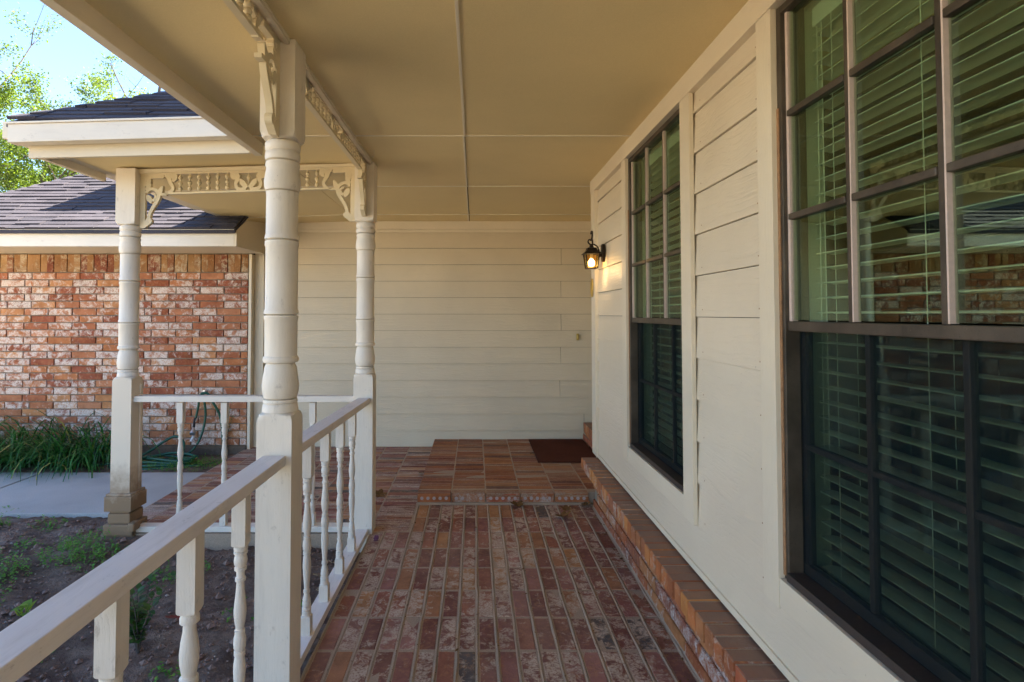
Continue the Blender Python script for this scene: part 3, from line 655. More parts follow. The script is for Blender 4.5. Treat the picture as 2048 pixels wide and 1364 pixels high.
# ================================================================== WINDOWS
def window(nm, label, spec):
    a, b, z0, z1 = spec; t = thing(nm, (WX, (a + b) / 2, z0), label, 'window', 'dark bronze double hung windows')
    fo = .024; zr = 1.397
    B('side_frame', 'bronze', t, WX - .014, WX + .030, b - fo, b - .0005, z0, z1, .002); B('side_frame', 'bronze', t, WX - .014, WX + .030, a + .0005, a + fo, z0, z1, .002)
    B('head_frame', 'bronze', t, WX - .014, WX + .030, a + fo, b - fo, z1 - .022, z1 - .0005, .002)
    B('sill', 'dark_bronze', t, WX - .022, WX + .030, a + fo, b - fo, z0 + .0005, z0 + .024, .002)
    B('inner_jamb', 'dark_bronze', t, WX + .0305, WX + .062, b - .016, b - .0005, z0, z1); B('inner_jamb', 'dark_bronze', t, WX + .0305, WX + .062, a + .0005, a + .016, z0, z1)
    B('weathered_edge', 'old_caulk', t, WX - .0175, WX - .0145, b - .012, b - .001, z0 + .01, z1 - .3)
    B('meeting_rail', 'bronze', t, WX - .006, WX + .026, a + fo, b - fo, zr - .016, zr + .012, .003)
    # upper sash
    ya, yb = a + fo, b - fo; zt = z1 - .022; zb = zr + .012
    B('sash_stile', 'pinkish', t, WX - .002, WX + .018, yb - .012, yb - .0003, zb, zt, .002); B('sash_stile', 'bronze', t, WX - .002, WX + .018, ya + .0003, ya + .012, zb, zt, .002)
    ys = [ya + (yb - ya) * k / 3 for k in range(4)]; zs = [zb + (zt - zb) * k / 3 for k in range(4)]
    for y in ys[1:3]:
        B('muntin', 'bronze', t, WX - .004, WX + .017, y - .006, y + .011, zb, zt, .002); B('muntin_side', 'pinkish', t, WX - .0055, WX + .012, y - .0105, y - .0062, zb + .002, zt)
    for z in zs[1:3]:
        for k in range(3): B('muntin', 'bronze', t, WX - .007, WX + .016, ys[k] + .0115, ys[k + 1] - .0108, z - .009, z + .009, .003)
    for k in range(3):
        for j in range(3): B('pane', 'glass', t, WX + .006, WX + .010, ys[k] + .004, ys[k + 1] - .004, zs[j] + .004, zs[j + 1] - .004)
    # lower sash, set back
    X = WX + .038; zt = zr - .016; zb = z0 + .024
    B('lower_rail', 'dark_bronze', t, X - .008, X + .018, ya, yb, zb + .0003, zb + .030, .002); B('sash_stile', 'dark_bronze', t, X - .004, X + .018, yb - .016, yb, zb + .03, zt); B('sash_stile', 'dark_bronze', t, X - .004, X + .018, ya, ya + .016, zb + .03, zt)
    zs = [zb + .03, (zb + .03 + zt) / 2, zt]
    for y in ys[1:3]: B('muntin', 'dark_bronze', t, X - .006, X + .012, y - .008, y + .008, zs[0], zs[2], .003)
    for k in range(3): B('muntin', 'dark_bronze', t, X - .005, X + .011, ys[k] + .0085, ys[k + 1] - .0085, zs[1] - .008, zs[1] + .008, .003)
    for k in range(3):
        for j in range(2): B('pane', 'glass', t, X + .004, X + .007, ys[k] + .004, ys[k + 1] - .004, zs[j] + .003, zs[j + 1] - .003)
    B('insect_screen', 'screen', t, X - .012, X - .0112, ya + .002, yb - .002, zb + .002, zt - .002)
    # reveal
    B('reveal', 'reveal', t, WX + .063, WX + .114, b + .0005 - .016, b + .004, z0, z1); B('reveal', 'reveal', t, WX + .063, WX + .114, a - .004, a + .015, z0, z1)
    B('reveal', 'reveal', t, WX + .063, WX + .114, a + .0155, b - .0165, z0 - .004, z0 + .012); B('reveal', 'reveal', t, WX + .063, WX + .114, a + .0155, b - .0165, z1 - .012, z1 + .004)
    return t
window('double_hung_window', 'large near window at the right edge, bronze muntins over white blinds', WL)
window('double_hung_window', 'narrow looking far window between the lantern and the larger window', WS)
def blind(label, spec):
    a, b, z0, z1 = spec; t = thing('window_blind', (WX + .1, (a + b) / 2, z0), label, 'blind', 'white slatted blinds behind the windows')
    ya, yb = a + .035, b - .035; X = WX + .098; me = None; z = z0 + .045
    B('headrail', 'blind', t, X - .025, X + .025, ya, yb, z1 - .07, z1 - .014, .002); B('bottom_rail', 'blind', t, X - .025, X + .025, ya, yb, z0 + .014, z0 + .030, .002)
    while z < z1 - .08:
        if me is None:
            q = MB(); L = (yb - ya) / 2; pr_ = [(-.025, 0), (-.012, .0028), (0, .0036), (.012, .0028), (.025, 0), (.025, .0026), (.012, .0054), (0, .0062), (-.012, .0054), (-.025, .0026)]
            q.prism(pr_, lambda p, r_, t_: (p, t_, r_), -L, L); me = q.mesh('slat', 'blind')
        o = link('slat', me, t, (X, (ya + yb) / 2, z)); o.rotation_euler = (random.gauss(0, .0012), R(1.5) + random.gauss(0, .008), 0); z += .0425
    for y in (ya + .09, (ya + yb) / 2, yb - .09):
        for dx in (-.0275, .0275): MB().tube([(X + dx, y, z0 + .03), (X + dx, y, z1 - .07)], .0011, 5).build('ladder_cord', 'cord', t)
    MB().tube([(X - .03, yb - .03, .95), (X - .03, yb - .03, z1 - .08)], .0014, 5).build('pull_cord', 'cord', t); MB().tube([(X - .031, yb - .055, 1.02), (X - .03, yb - .05, z1 - .08)], .0014, 5).build('pull_cord', 'cord', t)
blind('white slatted blind in the large near window', WL); blind('white slatted blind in the narrow far window', WS)

# ================================================================== POSTS
def shoulder(z0, z1, h, r, up=True, n=7):
    out = []
    for i in range(n + 1):
        t = i / n; q = r + (h * 1.45 - r) * math.sqrt(max(0, 1 - t * t)); z = z0 + (z1 - z0) * t; out.append((z, q, h))
    return out
POSTP = [(2.075, .056), (2.066, .0615), (2.043, .0615), (2.037, .0575), (2.034, .0605), (2.018, .062), (2.003, .0605), (1.999, .0520), (1.996, .0595), (1.983, .061), (1.977, .058), (1.955, .060), (1.925, .0635), (1.905, .0625), (1.89, .0595), (1.886, .0520), (1.884, .0585), (1.876, .0575),
         (1.727, .0575), (1.724, .0595), (1.708, .0605), (1.704, .0520), (1.700, .0598), (1.684, .060), (1.680, .0578), (1.447, .0582), (1.444, .0600), (1.430, .0605), (1.427, .0520), (1.424, .0603), (1.410, .060), (1.407, .0585),
         (1.275, .0580), (1.272, .0605), (1.262, .0625), (1.252, .0605), (1.249, .0520), (1.235, .057), (1.20, .0605), (1.165, .0635), (1.14, .062), (1.122, .0585), (1.119, .0520), (1.116, .0595), (1.106, .0605), (1.103, .057), (1.100, .060), (1.085, .0615), (1.072, .0625)]
def post(cx, cy, dz, ztop, zbot, label, stained=False):
    h = .063 + .0005; t = thing('porch_post', (cx, cy, zbot), label, 'post', 'turned porch posts'); pm = 'stained' if stained else 'post'
    zt = 2.075 + dz; zl = 1.072 + dz
    rr = [(zbot, 1, h), (zl - .05, 1, h)] + shoulder(zl - .049, zl - .001, h, .0625)
    MB().turned(rr, cx, cy, 32).build('lower_block', pm, t, smooth=28)
    MB().turned([(z + dz, .0575 + (r_ - .0575) * 1.45, None) for z, r_ in reversed(POSTP)], cx, cy, 40).build('turned_shaft', 'post', t, smooth=50)
    sh = shoulder(zt + .042, zt + .0005, h, .0605); MB().turned(list(reversed(sh)) + [(zt + .045, 1, h), (ztop, 1, h)], cx, cy, 32).build('upper_block', 'post', t, smooth=28)
    return t
post(-.723, 2.0725, 0, 2.439, -.16, 'nearest white turned porch post, standing full height at the left of centre')
post(-.733, 3.7125, -.033, 2.439, -.16, 'middle turned porch post where the two far railings meet')
p3 = post(-2.313, 3.7125, -.055, 2.395, .135, 'stained corner post on crumbling brick footing beside the walkway', True)
B('plinth_wrap', 'stained', p3, -2.402, -2.226, 3.628, 3.802, .150, .245, .004); B('plinth_cap', 'stained', p3, -2.396, -2.232, 3.634, 3.796, .2455, .262, .005)
B('face_strip', 'stained', p3, -2.2498, -2.243, 3.742, 3.768, .263, .96)
post(-.715, .4325, 0, 2.439, -.16, 'porch post at the near end of the front railing')
pb = thing('brick_footing', (-2.31, 3.71, -.1), 'short stack of dirty bricks under the stained corner post', 'footing')
B('brick', 'stained', pb, -2.385, -2.24, 3.64, 3.79, .068, .134, .008); B('brick', 'stained', pb, -2.405, -2.215, 3.625, 3.80, -.005, .0675, .01); B('brick', 'stained', pb, -2.40, -2.21, 3.63, 3.80, -.14, -.0055, .01)
B('loose_chunk', 'stained', pb, -2.232, -2.19, 3.60, 3.68, .03, .085, .012)

# ================================================================== RAILINGS
BAL = [(.711, .0195), (.706, .021), (.699, .020), (.697, .0175), (.695, .0205), (.688, .020), (.686, .0155), (.678, .0185), (.667, .020), (.656, .0185), (.649, .0145), (.647, .018), (.639, .018), (.636, .0125), (.625, .0118), (.617, .0125), (.615, .0158), (.606, .0158), (.603, .0112),
       (.58, .0125), (.55, .0155), (.52, .0185), (.505, .0185), (.48, .0155), (.460, .0115), (.458, .0150), (.448, .0150), (.445, .0145), (.435, .0175), (.42, .0185), (.405, .0175), (.396, .0145), (.394, .0165), (.382, .0165), (.380, .0135), (.36, .0168), (.335, .018), (.30, .016), (.26, .0125), (.232, .011),
       (.231, .0145), (.219, .0145), (.216, .0105), (.200, .0145), (.189, .0175), (.186, .0155), (.178, .0180), (.168, .0185), (.160, .016), (.157, .0195), (.149, .0195), (.147, .017), (.145, .0195), (.130, .0195), (.124, .020)]
BAL2 = [(.670, .0195), (.660, .0235), (.648, .0235), (.645, .015), (.625, .016), (.60, .0205), (.57, .0235), (.545, .0225), (.515, .017), (.51, .0225), (.495, .0225), (.488, .016), (.47, .022), (.45, .0235), (.43, .021), (.41, .016), (.408, .02), (.395, .02), (.39, .015), (.35, .021), (.30, .0225), (.25, .018), (.21, .014), (.208, .018), (.195, .018), (.19, .014), (.165, .02), (.145, .019), (.124, .02)]
def bal_mesh(prof, ztop, zbot, h=.0212):
    zt = prof[0][0]; zl = prof[-1][0]; q = MB()
    q.turned([(zbot, 1, h), (zl - .012, 1, h)] + shoulder(zl - .0115, zl - .0003, h, .0205, n=4), 0, 0, 16)
    q.turned([(z, r_, None) for z, r_ in reversed(prof)], 0, 0, 20)
    q.turned(list(reversed(shoulder(zt + .012, zt + .0003, h, .0205, n=4))) + [(zt + .0125, 1, h), (ztop, 1, h)], 0, 0, 16)
    return q.mesh('baluster', 'baluster', smooth=35)
def rail_y(nm, label, xc, y0, y1, za, zb, ba, bb, bys, kinds=None):
    t = thing(nm, (xc, (y0 + y1) / 2, -.05), label, 'railing', 'white porch railings'); w2 = .0405
    MB().hexa([(xc - w2, y0, za - .037), (xc + w2, y0, za - .037), (xc - w2, y1, zb - .037), (xc + w2, y1, zb - .037), (xc - w2, y0, za), (xc + w2, y0, za), (xc - w2, y1, zb), (xc + w2, y1, zb)]).build('handrail', 'rail', t, bevel=.003)
    MB().hexa([(xc - .048, y0, ba - .036), (xc + .032, y0, ba - .036), (xc - .048, y1, bb - .036), (xc + .032, y1, bb - .036), (xc - .048, y0, ba), (xc + .032, y0, ba), (xc - .048, y1, bb), (xc + .032, y1, bb)]).build('bottom_rail', 'rail', t, bevel=.003)
    for i, y in enumerate(bys):
        f_ = (y - y0) / (y1 - y0); zt = za + (zb - za) * f_ - .0372; zl = ba + (bb - ba) * f_ + .0004; k = (kinds or {}).get(i, 0)
        o = link('baluster', bal_mesh(BAL2 if k else BAL, zt - (zl - .045), .045), t, (xc - .001, y, zl - .045))
    return t
rail_y('railing', 'near white railing running out of the lower left corner', -.7205, .498, 2.0075, .922, .922, .05, .05, [.82, 1.122, 1.427, 1.732], {2: 0, 1: 0})
# baluster set upside down in the near rail: replace shape of the second visible one
near_r = [o for o in bpy.data.objects if o.name.startswith('railing')][0]
bb_ = [o for o in near_r.children if o.name.startswith('baluster')][2]; bb_.data = bal_mesh(BAL2, .8848 - .005, .045, .0235)
rail_y('railing', 'side railing between the nearest post and the middle post', -.7265, 2.137, 3.648, .918, .881, .058, .034, [2.435, 2.722, 3.02, 3.31])
t = thing('railing', (-1.52, 3.7, -.05), 'far railing between the stained corner post and the middle post', 'railing', 'white porch railings')
B('handrail', 'rail_x', t, -2.249, -.797, 3.672, 3.742, .850, .888, .003); B('bottom_rail', 'rail_x', t, -2.249, -.797, 3.668, 3.745, .004, .040, .003)
bmesh_ = bal_mesh(BAL, .8495 - .0005, .045, .0198)
for x in (-1.951, -1.659, -1.367, -1.075): link('baluster', bmesh_, t, (x, 3.703, -.0045 + .0))

# ================================================================== SPANDRELS
def spandrel(label, fn, L, top, bot, grp='spindle spandrels under the porch ceiling', org=(0, 0, 2.3)):
    """fn(s, z, t): s along, z height, t across (0 = centre). top(s), bot(s) heights"""
    t = thing('spandrel', org, label, 'spandrel', grp); H = top(0) - bot(0); th = .011
    def K(s, d, t_): return fn(s, top(s) - d, t_)      # d = distance down from the top
    def part(nm, mb, smooth=None): return mb.build(nm, 'fret', t, smooth=smooth)
    n = 8
    part('top_rail', MB().ribbon([(L * i / n, .006) for i in range(n + 1)], .012, K, -.014, .014))
    part('bottom_rail', MB().ribbon([(.17 + (L - .34) * i / n, H - .0065) for i in range(n + 1)], .013, K, -.013, .013))
    def spindle(s, d0, d1, balls, r=.0148):
        q = MB(); ax = []; zz_ = []
        prof = [(d0, .0048)]
        for b_ in balls: prof += [(b_ - r, .0055)] + [(b_ - r * math.cos(a), max(.0055, r * math.sin(a))) for a in (.55, 1.05, 1.57, 2.1, 2.6)] + [(b_ + r, .0055)]
        prof += [(d1, .0048)]; rings = []
        for d, rr in prof:
            rings.append([K(s + rr * math.cos(2 * math.pi * k / 10), d, rr * math.sin(2 * math.pi * k / 10)) for k in range(10)])
        part('spindle', q.loft(rings), 60)
    hb = H - .013; bl = [.012 + (hb - .012) * f_ for f_ in (.19, .50, .81)]
    for base in (.268, L - .268 - .063 * 5):
        for i in range(6): spindle(base + .063 * i, .011, hb + .001, bl)
    def strokes(nm, lst, mir):
        q = MB()
        for i, (pts, wd) in enumerate(lst):
            P = catmull([(p[0], p[1], 0) for p in pts], 5); k = len(pts) - 1
            if isinstance(wd, (list, tuple)):
                W_ = []
                for j in range(len(P)): u = j / 5; a = min(int(u), k - 1) if k else 0; W_.append(wd[a] + (wd[min(a + 1, k)] - wd[a]) * (u - a))
            else: W_ = wd
            pts2 = [(mir(p.x), p.y * H / .146) for p in P] if nm != 'bracket' else [(mir(p.x), p.y) for p in P]
            q.ribbon(pts2, W_, K, -th - .0004 * i, th + .0004 * i)
        part(nm, q)
    def disc(nm, s, d, r_, mir, hole=0):
        q = MB()
        if hole:
            m_ = 16; P = [(mir(s + (r_ + hole) / 2 * math.cos(2 * math.pi * k / m_)), d + (r_ + hole) / 2 * math.sin(2 * math.pi * k / m_)) for k in range(m_ + 1)]
            q.ribbon(P, r_ - hole, K, -th - .0026, th + .0026)
        else: q.prism([(mir(s + r_ * math.cos(2 * math.pi * k / 16)), d + r_ * math.sin(2 * math.pi * k / 16)) for k in range(16)], K, -th - .0022, th + .0022)
        part(nm, q)
    u = .000472
    def U(l): return [((a - 375) * u, (b - 160) * u) for a, b in l]
    BR = [(U([(418, 165), (418, 500), (418, 940)]), [.036, .036, .036]),
          (U([(430, 205), (560, 205), (715, 205)]), .030),
          (U([(470, 245), (485, 300), (500, 345), (468, 400)]), [.06, .045, .03, .02]),
          (U([(470, 440), (500, 400), (560, 385), (620, 420), (645, 480), (620, 560), (565, 650), (520, 740), (505, 830)]), [.016, .018, .02, .022, .026, .024, .021, .02, .022]),
          (U([(640, 465), (665, 420), (700, 345)]), [.012, .036, .006]), (U([(640, 450), (690, 465), (760, 470)]), [.014, .018, .016]),
          (U([(480, 470), (510, 520), (540, 585)]), [.012, .038, .012]), (U([(550, 455), (590, 465), (600, 510), (560, 560)]), [.010, .012, .014, .02]),
          (U([(485, 850), (460, 890), (440, 930)]), [.055, .04, .02])]
    SC = [(U([(725, 190), (800, 200), (895, 190)]), [.02, .045, .016]), (U([(860, 200), (865, 245), (840, 290)]), [.045, .035, .012]),
          (U([(785, 215), (800, 290), (835, 350), (840, 400), (800, 455)]), [.034, .026, .022, .022, .022])]
    CN = [(U([(1665, 185), (1720, 205), (1780, 195)]), [.02, .05, .03]), (U([(1700, 215), (1700, 250), (1740, 275)]), [.04, .03, .012]),
          (U([(1765, 220), (1760, 290), (1740, 340), (1750, 400), (1800, 430), (1880, 425)]), [.036, .028, .022, .022, .024, .03]),
          (U([(1800, 280), (1830, 330), (1870, 380), (1900, 410)]), [.008, .036, .03, .02]), (U([(1780, 175), (1918, 178)]), .02)]
    for mir in (lambda s: s, lambda s: L - s):
        strokes('bracket', BR, mir); strokes('scroll', SC, mir); strokes('scroll', CN, mir)
        disc('bracket_eye', (490 - 375) * u, (270 - 160) * u, .022, mir, .009); disc('bracket_ball', (510 - 375) * u, (843 - 160) * u, .023, mir)
    spindle(L / 2, .016, .085 * H / .146, [.050 * H / .146])
    return t
xs = -.728
spandrel('spindle spandrel between the nearest and the middle post', lambda s, z, t: (xs + t, 2.137 + s, z), 1.511, lambda s: 2.4395, lambda s: 2.343 - .028 * s, org=(xs, 2.9, 2.35))
spandrel('spindle spandrel running overhead from the nearest post toward the viewer', lambda s, z, t: (-.724 + t, 2.007 - s, z), 1.509, lambda s: 2.4395, lambda s: 2.345, org=(-.724, 1.2, 2.35))
ft = lambda s: 2.372 + .047 * s / 1.454
spandrel('spindle spandrel above the far railing facing the viewer', lambda s, z, t: (-2.250 + s, 3.7125 + t, z), 1.454, ft, lambda s: ft(s) - .146, org=(-1.5, 3.71, 2.3))
MB().hexa([(-2.249, 3.69, 2.3725), (-.797, 3.69, 2.4195), (-2.249, 3.735, 2.3725), (-.797, 3.735, 2.4195), (-2.249, 3.685, 2.397), (-.797, 3.685, 2.4385), (-2.249, 3.74, 2.397), (-.797, 3.74, 2.4385)]).build('spandrel_molding', 'fret', pc)

for (a_, b_) in ((.50, 2.006), (2.138, 3.647)):
    for x0_, x1_ in ((-.712, -.676), (-.780, -.744)):
        B('spandrel_molding', 'trim_y', pc, x0_, x1_, a_, b_, 2.4275, 2.4396, .003)
        B('spandrel_molding', 'trim_y', pc, x0_ + .012 if x0_ > -.73 else x0_ + .002, x1_ - .002 if x0_ > -.73 else x1_ - .012, a_, b_, 2.4175, 2.4273, .003)

# ================================================================== LANTERN
lx, ly = .812, 3.86
ln = thing('wall_lantern', (WX, ly, 1.79), 'lit black iron wall lantern with seeded glass on the siding', 'lamp')
pts = []
for k in range(24):
    a = 2 * math.pi * k / 24; pts.append((ly + .034 * math.cos(a), 1.855 + .064 * math.sin(a)))
MB().prism(pts, lambda a, b, t: (t, a, b), WX - .032, WX - .012).build('backplate', 'black_iron', ln, bevel=.003)
MB().tube([(WX - .033, ly, 1.84), (WX - .05, ly, 1.84)], .013, 10).build('boss', 'black_iron', ln, smooth=50)
MB().tube(catmull([(WX - .045, ly, 1.842), (WX - .052, ly, 1.875), (WX - .062, ly, 1.90), (WX - .085, ly, 1.915), (lx, ly, 1.914), (lx - .012, ly, 1.918), (lx - .022, ly, 1.93), (lx - .02, ly, 1.945), (lx - .008, ly, 1.948), (lx - .004, ly, 1.94)], 5), .0052, 8).build('arm', 'black_iron', ln, smooth=50)
def sq(z, h): return [(lx - h, ly - h, z), (lx + h, ly - h, z), (lx + h, ly + h, z), (lx - h, ly + h, z)]
MB().loft([sq(1.846, .060), sq(1.850, .060), sq(1.872, .036), sq(1.890, .030), sq(1.893, .014), sq(1.914, .010)]).build('cap', 'black_iron', ln)
for sx in (-1, 1):
    for sy in (-1, 1):
        MB().loft([[(lx + sx * h + dx, ly + sy * h + dy, z) for dx, dy in ((-.003, -.003), (.003, -.003), (.003, .003), (-.003, .003))] for z, h in ((1.748, .036), (1.846, .047))]).build('corner_bar', 'black_iron', ln)
for a_, b_ in (((-1, -1), (1, -1)), ((1, -1), (1, 1)), ((1, 1), (-1, 1)), ((-1, 1), (-1, -1))):
    MB().tube([(lx + a_[0] * .036, ly + a_[1] * .036, 1.748), (lx + b_[0] * .036, ly + b_[1] * .036, 1.748)], .0035, 4).build('bottom_bar', 'black_iron', ln)
    n_ = ((a_[0] + b_[0]) / 2, (a_[1] + b_[1]) / 2); i0, i1 = .0335, .0445
    MB().hexa([(lx + a_[0] * i0, ly + a_[1] * i0, 1.750), (lx + b_[0] * i0, ly + b_[1] * i0, 1.750), (lx + a_[0] * i0 - n_[0] * .002, ly + a_[1] * i0 - n_[1] * .002, 1.750), (lx + b_[0] * i0 - n_[0] * .002, ly + b_[1] * i0 - n_[1] * .002, 1.750),
               (lx + a_[0] * i1, ly + a_[1] * i1, 1.845), (lx + b_[0] * i1, ly + b_[1] * i1, 1.845), (lx + a_[0] * i1 - n_[0] * .002, ly + a_[1] * i1 - n_[1] * .002, 1.845), (lx + b_[0] * i1 - n_[0] * .002, ly + b_[1] * i1 - n_[1] * .002, 1.845)]).build('glass_pane', 'amber_glass', ln)
MB().turned([(1.762, .004, None), (1.766, .016, None), (1.780, .022, None), (1.796, .022, None), (1.804, .014, None), (1.812, .010, None)], lx, ly, 16).build('bulb', 'bulb', ln, smooth=60)
MB().turned([(1.812, .011, None), (1.845, .011, None)], lx, ly, 12).build('socket', 'white_plastic', ln, smooth=40)
pl = bpy.data.lights.new('lantern_light', 'POINT'); pl.energy = .13; pl.color = (1, .66, .34); pl.shadow_soft_size = .022
plo = bpy.data.objects.new('lantern_light', pl); COL.objects.link(plo); plo.parent = ln; plo.location = Vector((lx, ly, 1.735)) - wloc(ln)

# house numbers on the corner board
def numeral(ch, z, label):
    if ch == '3': P = [(-.024, .048), (-.008, .064), (.016, .060), (.024, .040), (.010, .012), (-.004, .006), (.016, -.004), (.028, -.030), (.014, -.058), (-.012, -.062), (-.028, -.044)]
    else: P = [(.026 * math.sin(a * math.pi / 6), .064 * math.cos(a * math.pi / 6)) for a in range(13)]
    P = catmull([(a, b, 0) for a, b in P], 4)
    q = MB().ribbon([(p.x, p.y) for p in P], .011, lambda a, b, t: (bx0 - t, 4.150 - a, z + b), .004, .013)
    o = q.build('house_number', 'black_iron' if ch == '3' else 'brass', org=(bx0, 4.15, z)); tag(o, label, 'house number', 'house numbers on the corner board')
numeral('3', 1.985, 'dark metal numeral 3 on the corner board above the lantern'); numeral('0', 1.625, 'metal numeral 0 on the corner board below the lantern')

# doormat
dmx = MB(); dmx.box(.572, 1.148, 5.075, 5.965, .0815, .097); o = dmx.build('doormat', 'mat', org=(.86, 5.5, .0815), bevel=.004); tag(o, 'dark red brown coir doormat on the brick landing', 'doormat')

# ================================================================== HOSE
hs = thing('garden_hose', (-2.85, 5.8, -.05), 'dark green garden hose hung on the brick wall and coiled below', 'hose')
MB().tube([(-2.85, 5.915, .62), (-2.85, 5.86, .62)], .011, 8).build('tap', 'chrome', hs, smooth=40)
MB().tube(catmull([(-2.925, 5.85, .34), (-2.90, 5.85, .47), (-2.885, 5.84, .56), (-2.85, 5.83, .60), (-2.835, 5.84, .52), (-2.825, 5.85, .35), (-2.86, 5.83, .155), (-2.925, 5.78, .02), (-3.05, 5.70, -.045), (-3.2, 5.6, -.045), (-3.5, 5.45, -.045)], 6), .0125, 8).build('hose_loop', 'hose', hs, smooth=60)
MB().tube(catmull([(-2.86, 5.82, .60), (-2.80, 5.83, .60), (-2.74, 5.84, .50), (-2.67, 5.86, .334), (-2.64, 5.86, .04), (-2.60, 5.8, -.05), (-2.62, 5.5, -.05), (-2.9, 5.42, -.04), (-3.1, 5.5, -.04), (-3.22, 5.62, -.035)], 6), .0125, 8).build('hose_loop', 'hose', hs, smooth=60)
MB().tube(catmull([(-3.7, 5.45, -.04), (-3.45, 5.55, -.03), (-3.3, 5.66, .04), (-3.18, 5.74, .13), (-3.08, 5.76, .17), (-2.99, 5.74, .11), (-2.98, 5.68, 0), (-3.03, 5.6, -.04), (-3.15, 5.5, -.04)], 6), .0125, 8).build('hose_loop', 'hose', hs, smooth=60)
for i in range(4):
    cx, cy, rx_, ry_ = -3.2 + .07 * i, 5.48 + .02 * i, .36 - .04 * i, .17 - .015 * i
    MB().tube(catmull([(cx + rx_ * math.cos(a * math.pi / 5), cy + ry_ * math.sin(a * math.pi / 5), -.052 + .022 * i + .012 * math.sin(a * 1.7 + i)) for a in range(11)], 4), .0125, 8).build('hose_coil', 'hose', hs, smooth=60)
MB().tube([(-2.925, 5.85, .34), (-2.93, 5.845, .30)], .011, 8).build('coupling', 'chrome', hs, smooth=40)
MB().tube(catmull([(-2.93, 5.845, .345), (-2.937, 5.84, .29), (-2.94, 5.84, .245)], 4), .0135, 8).build('handle', 'black_rubber', hs, smooth=40)
MB().tube([(-2.94, 5.84, .245), (-2.94, 5.83, .235), (-2.936, 5.81, .195), (-2.934, 5.80, .185)], [.010, .014, .030, .028], 12).build('spray_head', 'chrome', hs, smooth=40)
MB().tube(catmull([(-2.950, 5.85, .15), (-2.955, 5.84, .125), (-2.965, 5.83, .10)], 4), [.010, .014, .014, .014, .014, .014, .014, .013, .012], 8).build('end_cap', 'white_plastic', hs, smooth=40)

# ================================================================== VEGETATION
def blade(v, f, base, d, L, wd, bend, rn, seg=6):
    d = Vector((d[0], d[1], 0)).normalized(); side = Vector((-d.y, d.x, 0)); b = len(v); p = Vector(base); ang = rn.uniform(.75, 1.5); st_ = L / seg
    for i in range(seg + 1):
        w2 = wd / 2 * (1 - (i / seg) ** 2.2) * (0.7 + .3 * min(1, i / 2)) + .0004
        v.append(tuple(p + side * w2)); v.append(tuple(p - side * w2))
        p = p + (d * math.cos(ang) + Vector((0, 0, 1)) * math.sin(ang)) * st_; ang -= bend / seg * (.6 + .9 * i / seg)
    for i in range(seg): a = b + 2 * i; f.append((a, a + 1, a + 3, a + 2))
rn = random.Random(11); v = []; f = []
for cx in [-3.66 - .155 * k for k in range(15)]:
    for cy in (5.36, 5.55, 5.74):
        ccx = cx + rn.uniform(-.05, .05); ccy = cy + rn.uniform(-.05, .05)
        for _ in range(26):
            a = rn.gauss(-2.2, .8) if rn.random() < .82 else rn.uniform(0, 6.28)
            blade(v, f, (ccx + rn.gauss(0, .035), ccy + rn.gauss(0, .03), -.07), (math.cos(a), math.sin(a)), rn.uniform(.35, 1.0), rn.uniform(.012, .022), rn.uniform(1.7, 3.6), rn)
tag(quick('ornamental_grass', v, f, 'grass_blade'), 'dense arching dark green ornamental grass along the brick wall', kind='stuff')
def leaf(v, f, p, d, L, W_, rn, droop=.3):
    d = Vector(d).normalized(); s_ = d.cross(Vector((0, 0, 1))); s_ = (s_ if s_.length > .1 else Vector((1, 0, 0))).normalized(); b = len(v); p = Vector(p); n_ = s_.cross(d)
    for (t, w_, z) in ((0, .08, 0), (.35, .5, .04), (.7, .36, 0), (1, .02, -droop * .4)):
        c = p + d * L * t + n_ * L * z; v += [tuple(c + s_ * W_ * w_ + n_ * W_ * .12), tuple(c - s_ * W_ * w_ + n_ * W_ * .12)]
    for i in range(3): a = b + 2 * i; f.append((a, a + 1, a + 3, a + 2))
# low weeds as ground cover
def weeds(nm, spots, label, lm='weed'):
    rn = random.Random(21); v = []; f = []
    for (cx, cy, rad, cnt, h, zf) in spots:
        for _ in range(cnt):
            a = rn.uniform(0, 6.28); q = rad * math.sqrt(rn.random()); x, y = cx + q * math.cos(a), cy + q * math.sin(a) * .8; z = zf if zf is not None else soil_z(x, y)
            hh = h * rn.uniform(.3, 1); dx, dy = rn.gauss(0, .3), rn.gauss(0, .3); k = int(4 + hh * 60)
            for i in range(k):
                t = i / k; a2 = rn.uniform(0, 6.28); leaf(v, f, (x + dx * hh * t, y + dy * hh * t, z + hh * t), (math.cos(a2), math.sin(a2), rn.uniform(.1, .8)), rn.uniform(.010, .022), rn.uniform(.007, .012), rn)
    return tag(quick(nm, v, f, lm), label, kind='stuff')
weeds('ground_weeds', [(-2.45, 3.45, .22, 111, .10, None), (-2.2, 3.35, .2, 74, .08, None), (-2.75, 3.2, .20, 83, .15, None), (-2.62, 2.95, .16, 48, .09, None), (-3.0, 3.95, .12, 29, .05, None), (-3.35, 3.9, .1, 37, .07, None), (-3.6, 4.0, .35, 63, .04, None), (-2.9, 3.65, .1, 22, .05, None), (-1.75, 3.3, .18, 48, .05, None),
                       (-2.7, 2.5, .15, 33, .05, None), (-1.9, 1.9, .22, 40, .06, None), (-1.3, 2.3, .15, 22, .05, None), (-1.1, 2.9, .2, 22, .04, None), (-3.2, 2.6, .2, 33, .06, None), (-2.1, 2.6, .2, 33, .07, None)], 'small green weeds sprouting from the garden soil')
weeds('bed_weeds', [(-2.95, 5.42, .25, 190, .10, -.07), (-2.62, 5.5, .18, 120, .11, -.07), (-3.3, 5.5, .2, 90, .09, -.07), (-2.7, 5.32, .15, 60, .06, -.07)], 'bright green weeds growing among the hose coils')
